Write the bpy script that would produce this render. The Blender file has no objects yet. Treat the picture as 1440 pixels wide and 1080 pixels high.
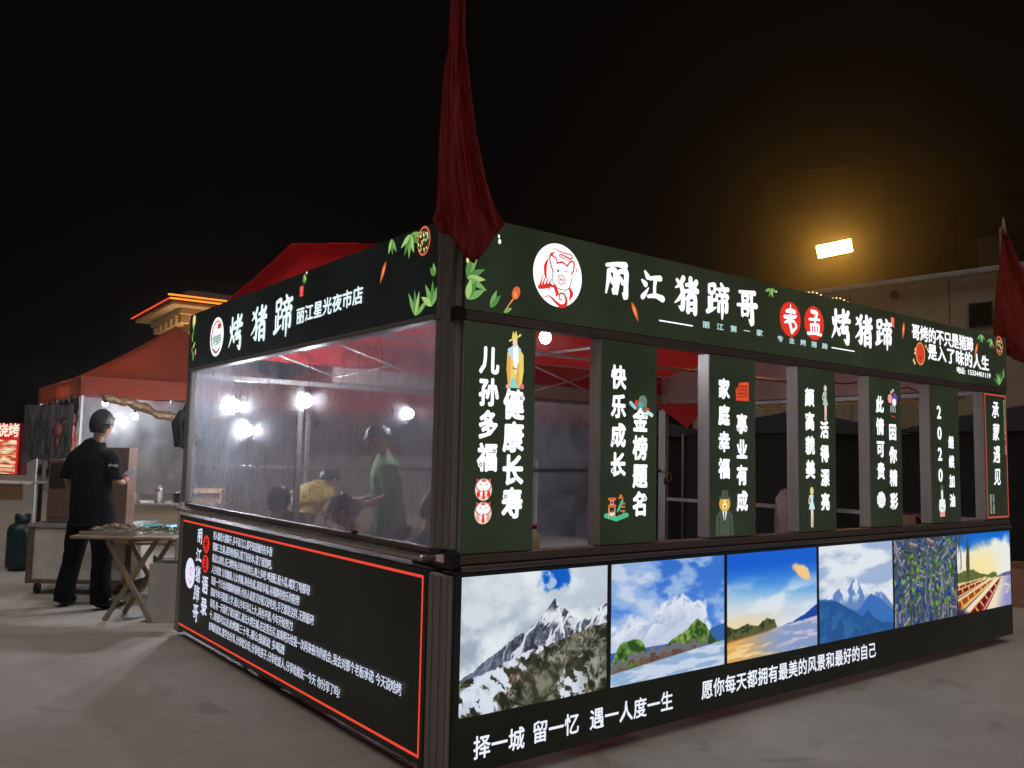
import bpy, bmesh, math, random
import numpy as np
from mathutils import Vector, Matrix, noise as mnoise
random.seed(7)
rng = np.random.default_rng(7)
sc = bpy.context.scene
COL = sc.collection

# ------------------------------------------------------------------ camera
cd = bpy.data.cameras.new('camera')
cam = bpy.data.objects.new('camera', cd)
COL.objects.link(cam)
cam.location = (-2.2323, -3.3323, 1.55)
cam.rotation_euler = (1.6561, -0.0201, -0.6580)
cd.sensor_width = 36.0
cd.lens = 1190.72 / 1440 * 36
cd.clip_start = 0.05
cd.clip_end = 2000
sc.camera = cam

# ------------------------------------------------------------------ world and light (night)
w = bpy.data.worlds.new('World')
sc.world = w
w.use_nodes = True
wn = w.node_tree.nodes
bg = wn['Background']
bg.inputs['Color'].default_value = (1.0, 0.86, 0.80, 1)
bg.inputs['Strength'].default_value = 0.0016
sd = bpy.data.lights.new('night_fill', 'SUN')
sd.energy = 1.05
sd.angle = math.radians(50)
sd.color = (1.0, 0.89, 0.80)
so = bpy.data.objects.new('night_fill', sd)
COL.objects.link(so)
so.rotation_euler = (math.radians(24), 0, math.radians(-30))
sc.view_settings.view_transform = 'Standard'
sc.view_settings.look = 'None'
sc.view_settings.gamma = 1
sc.view_settings.use_curve_mapping = False
sc.view_settings.exposure = 0.0
sc.render.engine = 'CYCLES'
sc.cycles.use_denoising = True
sc.cycles.max_bounces = 7
sc.cycles.volume_bounces = 0
sc.cycles.use_adaptive_sampling = True
sc.cycles.adaptive_threshold = 0.02
sc.cycles.transparent_max_bounces = 16
sc.cycles.sample_clamp_indirect = 4.0

# ------------------------------------------------------------------ helpers
def lin(c):
    c = c / 255.0
    return c / 12.92 if c <= 0.04045 else ((c + 0.055) / 1.055) ** 2.4

def L3(rgb): return tuple(lin(c) for c in rgb)

_mats = {}
def princ(name, col, rough=0.5, metal=0.0, bump=0.0, bscale=20, var=0.0, vscale=6, emis=None, estr=0, col2=None, spec=None, sheen=0, stretch=None, thin=0, hot=0):
    m = bpy.data.materials.new(name)
    m.use_nodes = True
    nt = m.node_tree; N = nt.nodes; K = nt.links
    b = N['Principled BSDF']
    b.inputs['Base Color'].default_value = (*col, 1)
    b.inputs['Roughness'].default_value = rough
    b.inputs['Metallic'].default_value = metal
    if spec is not None: b.inputs['Specular IOR Level'].default_value = spec
    tc = N.new('ShaderNodeTexCoord')
    mp = N.new('ShaderNodeMapping')
    K.new(tc.outputs['Object'], mp.inputs[0])
    if stretch: mp.inputs['Scale'].default_value = stretch
    if var > 0 or col2:
        n = N.new('ShaderNodeTexNoise'); n.inputs['Scale'].default_value = vscale
        n.inputs['Detail'].default_value = 6; n.inputs['Roughness'].default_value = 0.62
        K.new(mp.outputs[0], n.inputs['Vector'])
        r = N.new('ShaderNodeValToRGB')
        r.color_ramp.elements[0].position = 0.32; r.color_ramp.elements[1].position = 0.68
        c2 = col2 or tuple(min(1, c * (1 + var)) for c in col)
        c1 = col if col2 else tuple(c * (1 - var) for c in col)
        r.color_ramp.elements[0].color = (*c1, 1); r.color_ramp.elements[1].color = (*c2, 1)
        K.new(n.outputs[0], r.inputs[0]); K.new(r.outputs[0], b.inputs['Base Color'])
        rr = N.new('ShaderNodeMapRange'); rr.inputs[3].default_value = max(0.03, rough - 0.12); rr.inputs[4].default_value = min(1, rough + 0.15)
        K.new(n.outputs[0], rr.inputs[0]); K.new(rr.outputs[0], b.inputs['Roughness'])
    if bump > 0:
        n2 = N.new('ShaderNodeTexNoise'); n2.inputs['Scale'].default_value = bscale; n2.inputs['Detail'].default_value = 5
        K.new(mp.outputs[0], n2.inputs['Vector'])
        bp = N.new('ShaderNodeBump'); bp.inputs['Strength'].default_value = bump; bp.inputs['Distance'].default_value = 0.02
        K.new(n2.outputs[0], bp.inputs['Height']); K.new(bp.outputs[0], b.inputs['Normal'])
    if thin:
        tl = N.new('ShaderNodeBsdfTranslucent'); tl.inputs[0].default_value = (*[min(1, c * 1.6) for c in col], 1)
        mx = N.new('ShaderNodeMixShader'); mx.inputs[0].default_value = thin
        K.new(b.outputs[0], mx.inputs[1]); K.new(tl.outputs[0], mx.inputs[2]); K.new(mx.outputs[0], N['Material Output'].inputs[0])
    if emis:
        b.inputs['Emission Color'].default_value = (*emis, 1)
        b.inputs['Emission Strength'].default_value = estr
        if hot:      # tubes behind the film make it unevenly bright
            nh = N.new('ShaderNodeTexNoise'); nh.inputs['Scale'].default_value = 1.6; nh.inputs['Detail'].default_value = 2
            K.new(tc.outputs['Object'], nh.inputs['Vector'])
            rh = N.new('ShaderNodeMapRange'); rh.inputs[1].default_value = .3; rh.inputs[2].default_value = .7; rh.inputs[3].default_value = estr * (1 - hot); rh.inputs[4].default_value = estr * (1 + hot)
            K.new(nh.outputs[0], rh.inputs[0]); K.new(rh.outputs[0], b.inputs['Emission Strength'])
    return m

def em(rgb, s=1.0):
    """backlit print in a flat colour (sRGB 0-255)"""
    k = (tuple(rgb), s)
    if k not in _mats:
        m = bpy.data.materials.new('backlit_print')
        m.use_nodes = True
        N = m.node_tree.nodes; N.clear()
        e = N.new('ShaderNodeEmission'); o = N.new('ShaderNodeOutputMaterial')
        e.inputs[0].default_value = (*L3(rgb), 1); e.inputs[1].default_value = s
        m.node_tree.links.new(e.outputs[0], o.inputs[0])
        _mats[k] = m
    return _mats[k]

class MB:
    """mesh builder: several shapes, one object"""
    def __init__(self): self.v = []; self.f = []; self.mi = []; self.mats = []; self.smooth = []
    def mat(self, m):
        if m not in self.mats: self.mats.append(m)
        return self.mats.index(m)
    def add(self, vs, fs, m, smooth=False):
        b = len(self.v); self.v += [tuple(p) for p in vs]
        k = self.mat(m)
        for f in fs:
            self.f.append([b + i for i in f]); self.mi.append(k); self.smooth.append(smooth)
        return self
    def box(self, x0, x1, y0, y1, z0, z1, m, M=None, ch=0.0):
        if ch > 0:
            bm = bmesh.new(); bmesh.ops.create_cube(bm, size=1)
            for v in bm.verts: v.co = Vector(((x0 + x1) / 2 + v.co.x * (x1 - x0), (y0 + y1) / 2 + v.co.y * (y1 - y0), (z0 + z1) / 2 + v.co.z * (z1 - z0)))
            bmesh.ops.bevel(bm, geom=bm.edges[:], offset=ch, segments=1, affect='EDGES')
            vs = [v.co.copy() for v in bm.verts]; bm.verts.index_update()
            fs = [[v.index for v in f.verts] for f in bm.faces]; bm.free()
        else:
            vs = [Vector((x, y, z)) for x in (x0, x1) for y in (y0, y1) for z in (z0, z1)]
            fs = [(0, 1, 3, 2), (4, 6, 7, 5), (0, 4, 5, 1), (2, 3, 7, 6), (0, 2, 6, 4), (1, 5, 7, 3)]
        if M is not None: vs = [M @ v for v in vs]
        return self.add(vs, fs, m)
    def tube(self, pts, r, m, n=10, caps=True):
        pts = [Vector(p) for p in pts]
        rs = r if isinstance(r, (list, tuple)) else [r] * len(pts)
        vs = []; fs = []
        prev = None
        for i, p in enumerate(pts):
            d = (pts[min(i + 1, len(pts) - 1)] - pts[max(i - 1, 0)]).normalized()
            ref = Vector((0, 0, 1)) if abs(d.z) < 0.9 else Vector((1, 0, 0))
            if prev is None: a = d.cross(ref).normalized()
            else:
                a = (prev - d * prev.dot(d))
                a = a.normalized() if a.length > 1e-6 else d.cross(ref).normalized()
            prev = a; b = d.cross(a)
            for k in range(n):
                t = 2 * math.pi * k / n
                vs.append(p + (a * math.cos(t) + b * math.sin(t)) * rs[i])
        for i in range(len(pts) - 1):
            for k in range(n):
                fs.append((i * n + k, i * n + (k + 1) % n, (i + 1) * n + (k + 1) % n, (i + 1) * n + k))
        if caps:
            fs.append(tuple(range(n - 1, -1, -1))); fs.append(tuple((len(pts) - 1) * n + k for k in range(n)))
        return self.add(vs, fs, m, True)
    def lathe(self, prof, m, c=(0, 0, 0), n=24):
        vs = []; fs = []
        for r, z in prof:
            for k in range(n):
                t = 2 * math.pi * k / n
                vs.append((c[0] + r * math.cos(t), c[1] + r * math.sin(t), c[2] + z))
        for i in range(len(prof) - 1):
            for k in range(n):
                fs.append((i * n + k, i * n + (k + 1) % n, (i + 1) * n + (k + 1) % n, (i + 1) * n + k))
        fs.append(tuple(range(n - 1, -1, -1))); fs.append(tuple((len(prof) - 1) * n + k for k in range(n)))
        return self.add(vs, fs, m, True)
    def ball(self, c, r, m, n=14, sq=(1, 1, 1), M=None):
        vs = []; fs = []
        for i in range(n // 2 + 1):
            ph = math.pi * i / (n // 2)
            for k in range(n):
                t = 2 * math.pi * k / n
                v = Vector((r * sq[0] * math.sin(ph) * math.cos(t), r * sq[1] * math.sin(ph) * math.sin(t), r * sq[2] * math.cos(ph)))
                if M is not None: v = M @ v
                vs.append(v + Vector(c))
        for i in range(n // 2):
            for k in range(n):
                fs.append((i * n + k, (i + 1) * n + k, (i + 1) * n + (k + 1) % n, i * n + (k + 1) % n))
        return self.add(vs, fs, m, True)
    def build(self, name, parent=None, **props):
        me = bpy.data.meshes.new(name)
        me.from_pydata(self.v, [], self.f)
        for m in self.mats: me.materials.append(m)
        me.polygons.foreach_set('material_index', self.mi)
        me.polygons.foreach_set('use_smooth', self.smooth)
        me.update()
        o = bpy.data.objects.new(name, me)
        COL.objects.link(o)
        if parent is not None: o.parent = parent
        for k, v in props.items(): o[k] = v
        return o

def thing(name, label, cat, loc=(0, 0, 0), rz=0.0, group=None):
    o = bpy.data.objects.new(name, None)
    o.empty_display_size = 0.1
    COL.objects.link(o); o.location = loc; o.rotation_euler = (0, 0, rz)
    o['label'] = label; o['category'] = cat
    if group: o['group'] = group
    return o

def tag(o, label, cat, group=None):
    o['label'] = label; o['category'] = cat
    if group: o['group'] = group
    return o

def dup(o, parent=None):
    c = o.copy(); COL.objects.link(c)
    if parent is not None: c.parent = parent
    for ch in o.children: dup(ch, c)
    return c

def grid_mesh(name, P, mat, parent=None, smooth=True, solid=0.0, colors=None):
    """P: (nv, nu, 3) array"""
    nv, nu = P.shape[:2]
    me = bpy.data.meshes.new(name)
    vs = P.reshape(-1, 3)
    idx = np.arange(nv * nu).reshape(nv, nu)
    q = np.stack([idx[:-1, :-1], idx[:-1, 1:], idx[1:, 1:], idx[1:, :-1]], -1).reshape(-1, 4)
    me.vertices.add(len(vs)); me.vertices.foreach_set('co', vs.astype(np.float32).ravel())
    me.loops.add(q.size); me.loops.foreach_set('vertex_index', q.ravel().astype(np.int32))
    me.polygons.add(len(q)); me.polygons.foreach_set('loop_start', (np.arange(len(q)) * 4).astype(np.int32))
    me.polygons.foreach_set('use_smooth', np.full(len(q), smooth))
    me.update(calc_edges=True)
    me.materials.append(mat)
    if colors is not None:
        a = me.color_attributes.new('print_colour', 'FLOAT_COLOR', 'POINT')
        c = np.concatenate([colors.reshape(-1, 3), np.ones((len(vs), 1))], 1)
        a.data.foreach_set('color', c.astype(np.float32).ravel())
    o = bpy.data.objects.new(name, me); COL.objects.link(o)
    if parent is not None: o.parent = parent
    if solid:
        md = o.modifiers.new('thickness', 'SOLIDIFY'); md.thickness = solid
    return o

# ------------------------------------------------------------------ materials
M_conc = bpy.data.materials.new('concrete_ground')
def make_ground():
    m = M_conc; m.use_nodes = True
    nt = m.node_tree; N = nt.nodes; K = nt.links; b = N['Principled BSDF']
    tc = N.new('ShaderNodeTexCoord')
    def noise(s, d=6, r=.6, dist=0):
        n = N.new('ShaderNodeTexNoise'); n.inputs['Scale'].default_value = s; n.inputs['Detail'].default_value = d
        n.inputs['Roughness'].default_value = r; n.inputs['Distortion'].default_value = dist
        K.new(tc.outputs['Object'], n.inputs['Vector']); return n
    n1 = noise(0.7, 8, .65, .4); n2 = noise(6, 8, .7); n3 = noise(60, 4, .7)
    r1 = N.new('ShaderNodeValToRGB'); r1.color_ramp.elements[0].position = .33; r1.color_ramp.elements[1].position = .66
    r1.color_ramp.elements[0].color = (0.345, 0.325, 0.30, 1); r1.color_ramp.elements[1].color = (0.43, 0.41, 0.385, 1)
    K.new(n1.outputs[0], r1.inputs[0])
    mx = N.new('ShaderNodeMix'); mx.data_type = 'RGBA'; mx.blend_type = 'MULTIPLY'; mx.inputs[0].default_value = .7
    r2 = N.new('ShaderNodeValToRGB'); r2.color_ramp.elements[0].position = .3; r2.color_ramp.elements[1].position = .7
    r2.color_ramp.elements[0].color = (.78, .77, .75, 1); r2.color_ramp.elements[1].color = (1, 1, 1, 1)
    K.new(n2.outputs[0], r2.inputs[0]); K.new(r1.outputs[0], mx.inputs[6]); K.new(r2.outputs[0], mx.inputs[7])
    # dark oily spills: thresholded noise
    n4 = noise(1.6, 4, .5, 1.2)
    r4 = N.new('ShaderNodeValToRGB'); r4.color_ramp.elements[0].position = .62; r4.color_ramp.elements[1].position = .72
    r4.color_ramp.elements[0].color = (1, 1, 1, 1); r4.color_ramp.elements[1].color = (.72, .70, .68, 1)
    K.new(n4.outputs[0], r4.inputs[0])
    mx2 = N.new('ShaderNodeMix'); mx2.data_type = 'RGBA'; mx2.blend_type = 'MULTIPLY'; mx2.inputs[0].default_value = .8
    K.new(mx.outputs[2], mx2.inputs[6]); K.new(r4.outputs[0], mx2.inputs[7])
    n5 = noise(140, 3, .8)
    r5 = N.new('ShaderNodeValToRGB'); r5.color_ramp.elements[0].position = .34; r5.color_ramp.elements[1].position = .46
    r5.color_ramp.elements[0].color = (.45, .43, .42, 1); r5.color_ramp.elements[1].color = (1, 1, 1, 1)
    K.new(n5.outputs[0], r5.inputs[0])
    vr = N.new('ShaderNodeTexVoronoi'); vr.feature = 'DISTANCE_TO_EDGE'; vr.inputs['Scale'].default_value = .42; vr.inputs['Randomness'].default_value = 1
    wob = noise(3.5, 5, .6); wa = N.new('ShaderNodeVectorMath'); wa.operation = 'MULTIPLY_ADD'; wa.inputs[1].default_value = (.35, .35, 0)
    K.new(wob.outputs['Color'], wa.inputs[0]); K.new(tc.outputs['Object'], wa.inputs[2]); K.new(wa.outputs[0], vr.inputs['Vector'])
    r6 = N.new('ShaderNodeValToRGB'); r6.color_ramp.elements[0].position = .0; r6.color_ramp.elements[1].position = .005
    r6.color_ramp.elements[0].color = (.55, .53, .5, 1); r6.color_ramp.elements[1].color = (1, 1, 1, 1); K.new(vr.outputs['Distance'], r6.inputs[0])
    mx3 = N.new('ShaderNodeMix'); mx3.data_type = 'RGBA'; mx3.blend_type = 'MULTIPLY'; mx3.inputs[0].default_value = .6
    mx4 = N.new('ShaderNodeMix'); mx4.data_type = 'RGBA'; mx4.blend_type = 'MULTIPLY'; mx4.inputs[0].default_value = .14
    K.new(mx2.outputs[2], mx3.inputs[6]); K.new(r5.outputs[0], mx3.inputs[7]); K.new(mx3.outputs[2], mx4.inputs[6]); K.new(r6.outputs[0], mx4.inputs[7])
    K.new(mx4.outputs[2], b.inputs['Base Color'])
    rr = N.new('ShaderNodeMapRange'); rr.inputs[3].default_value = .5; rr.inputs[4].default_value = .85
    K.new(n2.outputs[0], rr.inputs[0]); K.new(rr.outputs[0], b.inputs['Roughness'])
    ad = N.new('ShaderNodeMath'); ad.operation = 'MULTIPLY_ADD'; ad.inputs[1].default_value = .35
    K.new(n3.outputs[0], ad.inputs[0]); K.new(n2.outputs[0], ad.inputs[2])
    bp = N.new('ShaderNodeBump'); bp.inputs['Strength'].default_value = .35; bp.inputs['Distance'].default_value = .012
    K.new(ad.outputs[0], bp.inputs['Height']); K.new(bp.outputs[0], b.inputs['Normal'])
make_ground()
M_alu = princ('brushed_aluminium', (.30, .275, .26), .42, .35, bump=.05, bscale=60, var=.12, vscale=9, stretch=(1, 1, .1))
M_aluD = princ('dark_aluminium', (.13, .105, .10), .45, .3, bump=.05, bscale=50, var=.15, vscale=9, stretch=(1, 1, .1))
M_steel = princ('stainless_ledge', (.55, .53, .52), .24, .8, bump=.05, bscale=8, var=.08)
M_filmR = princ('backlit_green_film', (.008, .012, .007), .38, spec=.25, emis=L3((38, 45, 33)), estr=.95, hot=.28)
M_filmL = princ('backlit_dark_film', (.006, .008, .007), .38, spec=.2, emis=L3((21, 25, 22)), estr=.8, hot=.25)
M_filmB = princ('backlit_black_film', (.005, .005, .005), .38, spec=.2, emis=L3((20, 21, 17)), estr=.8, hot=.25)
M_boxd = princ('dark_painted_box', (.03, .024, .022), .6, spec=.2)
M_black = princ('black_plastic', (.012, .012, .012), .45)
M_red = princ('red_canopy_cloth', (.50, .018, .02), .75, thin=.45, bump=.3, bscale=5, var=.12, vscale=2)
M_flag = princ('red_flag_satin', (.30, .010, .011), .7, thin=.3, bump=.25, bscale=9, var=.2, vscale=5, stretch=(3, 3, .6))
M_orange = princ('orange_canopy_cloth', (.22, .028, .008), .75, thin=.2, bump=.3, bscale=3, var=.1)
M_greyboard = princ('grey_back_board', (.36, .27, .25), .7, var=.08, vscale=3)
W = (235, 240, 248)
WHITE = em((250, 252, 255), 1.25)
REDP = em((228, 52, 40), 1.0)

def plastic(name, milk=.3, tint=(.95, .96, 1), blur=.35, crk=.6, cs=5):
    m = bpy.data.materials.new(name); m.use_nodes = True
    nt = m.node_tree; N = nt.nodes; K = nt.links; N.clear()
    o = N.new('ShaderNodeOutputMaterial')
    tr = N.new('ShaderNodeBsdfTransparent'); tr.inputs[0].default_value = (*tint, 1)
    df = N.new('ShaderNodeBsdfDiffuse'); df.inputs[0].default_value = (.75, .76, .8, 1)
    tl = N.new('ShaderNodeBsdfTranslucent'); tl.inputs[0].default_value = (.72, .80, .98, 1)
    gl = N.new('ShaderNodeBsdfGlossy'); gl.inputs['Roughness'].default_value = .16
    m1 = N.new('ShaderNodeMixShader'); m1.inputs[0].default_value = .65
    K.new(df.outputs[0], m1.inputs[1]); K.new(tl.outputs[0], m1.inputs[2])
    tc = N.new('ShaderNodeTexCoord')
    ns = N.new('ShaderNodeTexNoise'); ns.inputs['Scale'].default_value = 1.7; ns.inputs['Detail'].default_value = 5; ns.inputs['Distortion'].default_value = .8
    K.new(tc.outputs['Object'], ns.inputs['Vector'])
    mr = N.new('ShaderNodeMapRange'); mr.inputs[1].default_value = .3; mr.inputs[2].default_value = .7
    mr.inputs[3].default_value = milk * .55; mr.inputs[4].default_value = milk * 1.4
    K.new(ns.outputs[0], mr.inputs[0])
    rf = N.new('ShaderNodeBsdfRefraction'); rf.inputs['IOR'].default_value = 1.012; rf.inputs['Roughness'].default_value = .85; rf.inputs[0].default_value = (.93, .95, 1, 1)
    m0 = N.new('ShaderNodeMixShader'); m0.inputs[0].default_value = blur
    K.new(tr.outputs[0], m0.inputs[1]); K.new(rf.outputs[0], m0.inputs[2])
    m2 = N.new('ShaderNodeMixShader')
    K.new(mr.outputs[0], m2.inputs[0]); K.new(m0.outputs[0], m2.inputs[1]); K.new(m1.outputs[0], m2.inputs[2])
    # crinkles: sharp ridges in the sheet
    wv = N.new('ShaderNodeTexNoise'); wv.inputs['Scale'].default_value = cs; wv.inputs['Detail'].default_value = 4; wv.inputs['Distortion'].default_value = 1.6
    mp = N.new('ShaderNodeMapping'); mp.inputs['Scale'].default_value = (1, 1.0, .8); mp.inputs['Rotation'].default_value = (.7, 0, .3)
    K.new(tc.outputs['Object'], mp.inputs[0]); K.new(mp.outputs[0], wv.inputs['Vector'])
    bp = N.new('ShaderNodeBump'); bp.inputs['Strength'].default_value = crk; bp.inputs['Distance'].default_value = .02
    K.new(wv.outputs[0], bp.inputs['Height']); K.new(bp.outputs[0], gl.inputs['Normal'])
    m3 = N.new('ShaderNodeMixShader')
    fr = N.new('ShaderNodeFresnel'); fr.inputs[0].default_value = 1.35
    K.new(bp.outputs[0], fr.inputs['Normal'])
    K.new(fr.outputs[0], m3.inputs[0]); K.new(m2.outputs[0], m3.inputs[1]); K.new(gl.outputs[0], m3.inputs[2])
    K.new(m3.outputs[0], o.inputs[0])
    return m
M_clear = plastic('crinkled_clear_plastic', .28, (.93, .94, .98), .08, .8, 8)
M_clear2 = plastic('milky_clear_plastic', .6)
M_bulb = em((240, 246, 255), 650)

# ------------------------------------------------------------------ sign printing
class Face:
    def __init__(s, o, u, n): s.o = Vector(o); s.u = Vector(u); s.n = Vector(n)
    def p(s, a, z, d=0.0): return Vector((s.o.x, s.o.y, 0)) + s.u * a + Vector((0, 0, z)) + s.n * d
FR = Face((0, 0, 0), (1, 0, 0), (0, -1, 0))            # long side, coordinate = x
FL = Face((0, 0, 0), (0, 1, 0), (-1, 0, 0))            # short side, coordinate = y (runs leftwards)

_gl = {}
def _raw(ch):
    c = bpy.data.curves.new('t', 'FONT'); c.body = ch; c.resolution_u = 2; c.size = 1
    o = bpy.data.objects.new('t', c); COL.objects.link(o)
    dg = bpy.context.evaluated_depsgraph_get(); dg.update()
    me = bpy.data.meshes.new_from_object(o.evaluated_get(dg))
    v = np.array([(p.co.x, p.co.y) for p in me.vertices]) if len(me.vertices) else np.zeros((0, 2))
    f = [tuple(p.vertices) for p in me.polygons]
    bpy.data.objects.remove(o); bpy.data.curves.remove(c); bpy.data.meshes.remove(me)
    return v, f
_ref, _ = _raw('国')
_c0 = (_ref.min(0) + _ref.max(0)) / 2; _s0 = (_ref.max(0) - _ref.min(0)).max()
def glyph(ch):
    if ch not in _gl:
        v, f = _raw(ch)
        if len(v):
            v = (v - _c0) / _s0
            if ord(ch) < 256: v[:, 0] -= (v[:, 0].min() + v[:, 0].max()) / 2
        _gl[ch] = (v, f)
    return _gl[ch]

STROKES = {
'丽': [[(16,17,5),(50,10,6),(86,8,9)],[(24,32,7),(21,60,6),(14,92,3)],[(22,31,5),(46,27,8),(47,60,7),(45,88,8),(36,80,2)],[(29,46,4),(37,60,7)],[(60,32,6),(58,60,6),(54,90,4)],[(58,30,5),(88,25,9),(89,60,8),(87,96,9),(76,86,2)],[(68,45,4),(76,58,7)]],
'江': [[(20,10,4),(32,24,9)],[(8,38,4),(22,48,9)],[(10,88,8),(18,80,7),(36,58,2)],[(42,28,6),(60,24,6),(86,22,9)],[(66,24,8),(62,50,6),(62,80,6)],[(34,84,5),(66,78,7),(97,84,10)]],
'猪': [[(38,6,8),(26,24,6),(6,36,2)],[(12,14,5),(32,32,8),(38,60,8),(34,92,8),(20,86,2)],[(34,50,6),(20,66,5),(4,78,2)],[(50,23,5),(86,17,8)],[(68,4,8),(67,36,6)],[(44,42,5),(70,37,6),(96,35,8)],[(92,10,8),(72,40,6),(44,66,2)],[(58,57,6),(58,96,8)],[(58,57,6),(86,52,8),(87,98,8)],[(60,74,5),(84,72,5)],[(60,91,5),(86,89,5)]],
'蹄': [[(10,12,5),(11,34,6)],[(10,12,5),(36,9,7),(34,32,5)],[(11,34,4),(34,31,5)],[(22,34,5),(22,84,6)],[(22,57,4),(38,54,5)],[(9,50,5),(10,86,5)],[(2,92,7),(20,86,6),(42,76,2)],[(66,2,5),(74,13,8)],[(46,20,4),(98,15,7)],[(57,24,4),(63,34,6)],[(84,22,6),(76,34,3)],[(45,38,5),(44,52,6)],[(45,39,4),(96,36,7),(89,52,2)],[(54,58,5),(53,86,6)],[(54,58,4),(90,54,7),(90,84,7),(81,79,2)],[(71,42,6),(71,80,7),(70,108,3)]],
'哥': [[(12,10,5),(50,7,5),(90,6,8)],[(26,20,5),(29,38,6)],[(26,20,4),(56,18,7),(52,37,5)],[(29,36,4),(52,34,4)],[(75,8,7),(74,44,6)],[(2,52,5),(50,47,6),(98,46,9)],[(24,60,5),(27,82,6)],[(24,60,4),(56,58,7),(52,80,5)],[(27,80,4),(52,77,4)],[(76,48,8),(77,104,9),(60,92,2)]],
'烤': [[(8,30,4),(14,46,8)],[(40,24,7),(31,42,3)],[(24,6,7),(24,44,7),(18,70,6),(2,94,2)],[(26,56,4),(42,78,8)],[(48,22,5),(84,16,8)],[(66,3,8),(65,34,6)],[(42,40,5),(70,35,6),(98,32,8)],[(92,6,8),(70,40,6),(40,66,2)],[(56,60,5),(86,54,7)],[(62,58,5),(58,72,6),(88,69,8),(86,104,9),(68,94,2)]],
'老': [[(24,22,8),(50,17,10),(78,20,10)],[(50,-4,3),(50,34,5)],[(10,44,8),(50,42,10),(90,34,4)],[(84,38,5),(56,46,7),(10,66,4)],[(10,66,4),(40,60,9),(58,98,9)],[(58,98,7),(88,74,6),(70,56,6),(42,62,5)]],
'孟': [[(30,6,9),(66,10,11),(64,24,6),(52,26,4)],[(52,26,5),(53,50,6)],[(14,38,6),(84,34,6)],[(24,58,7),(27,86,6)],[(24,58,5),(78,56,8),(76,86,7)],[(43,60,5),(43,86,5)],[(60,59,5),(60,86,5)],[(4,94,8),(50,90,6),(96,92,7)]],
}

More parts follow.
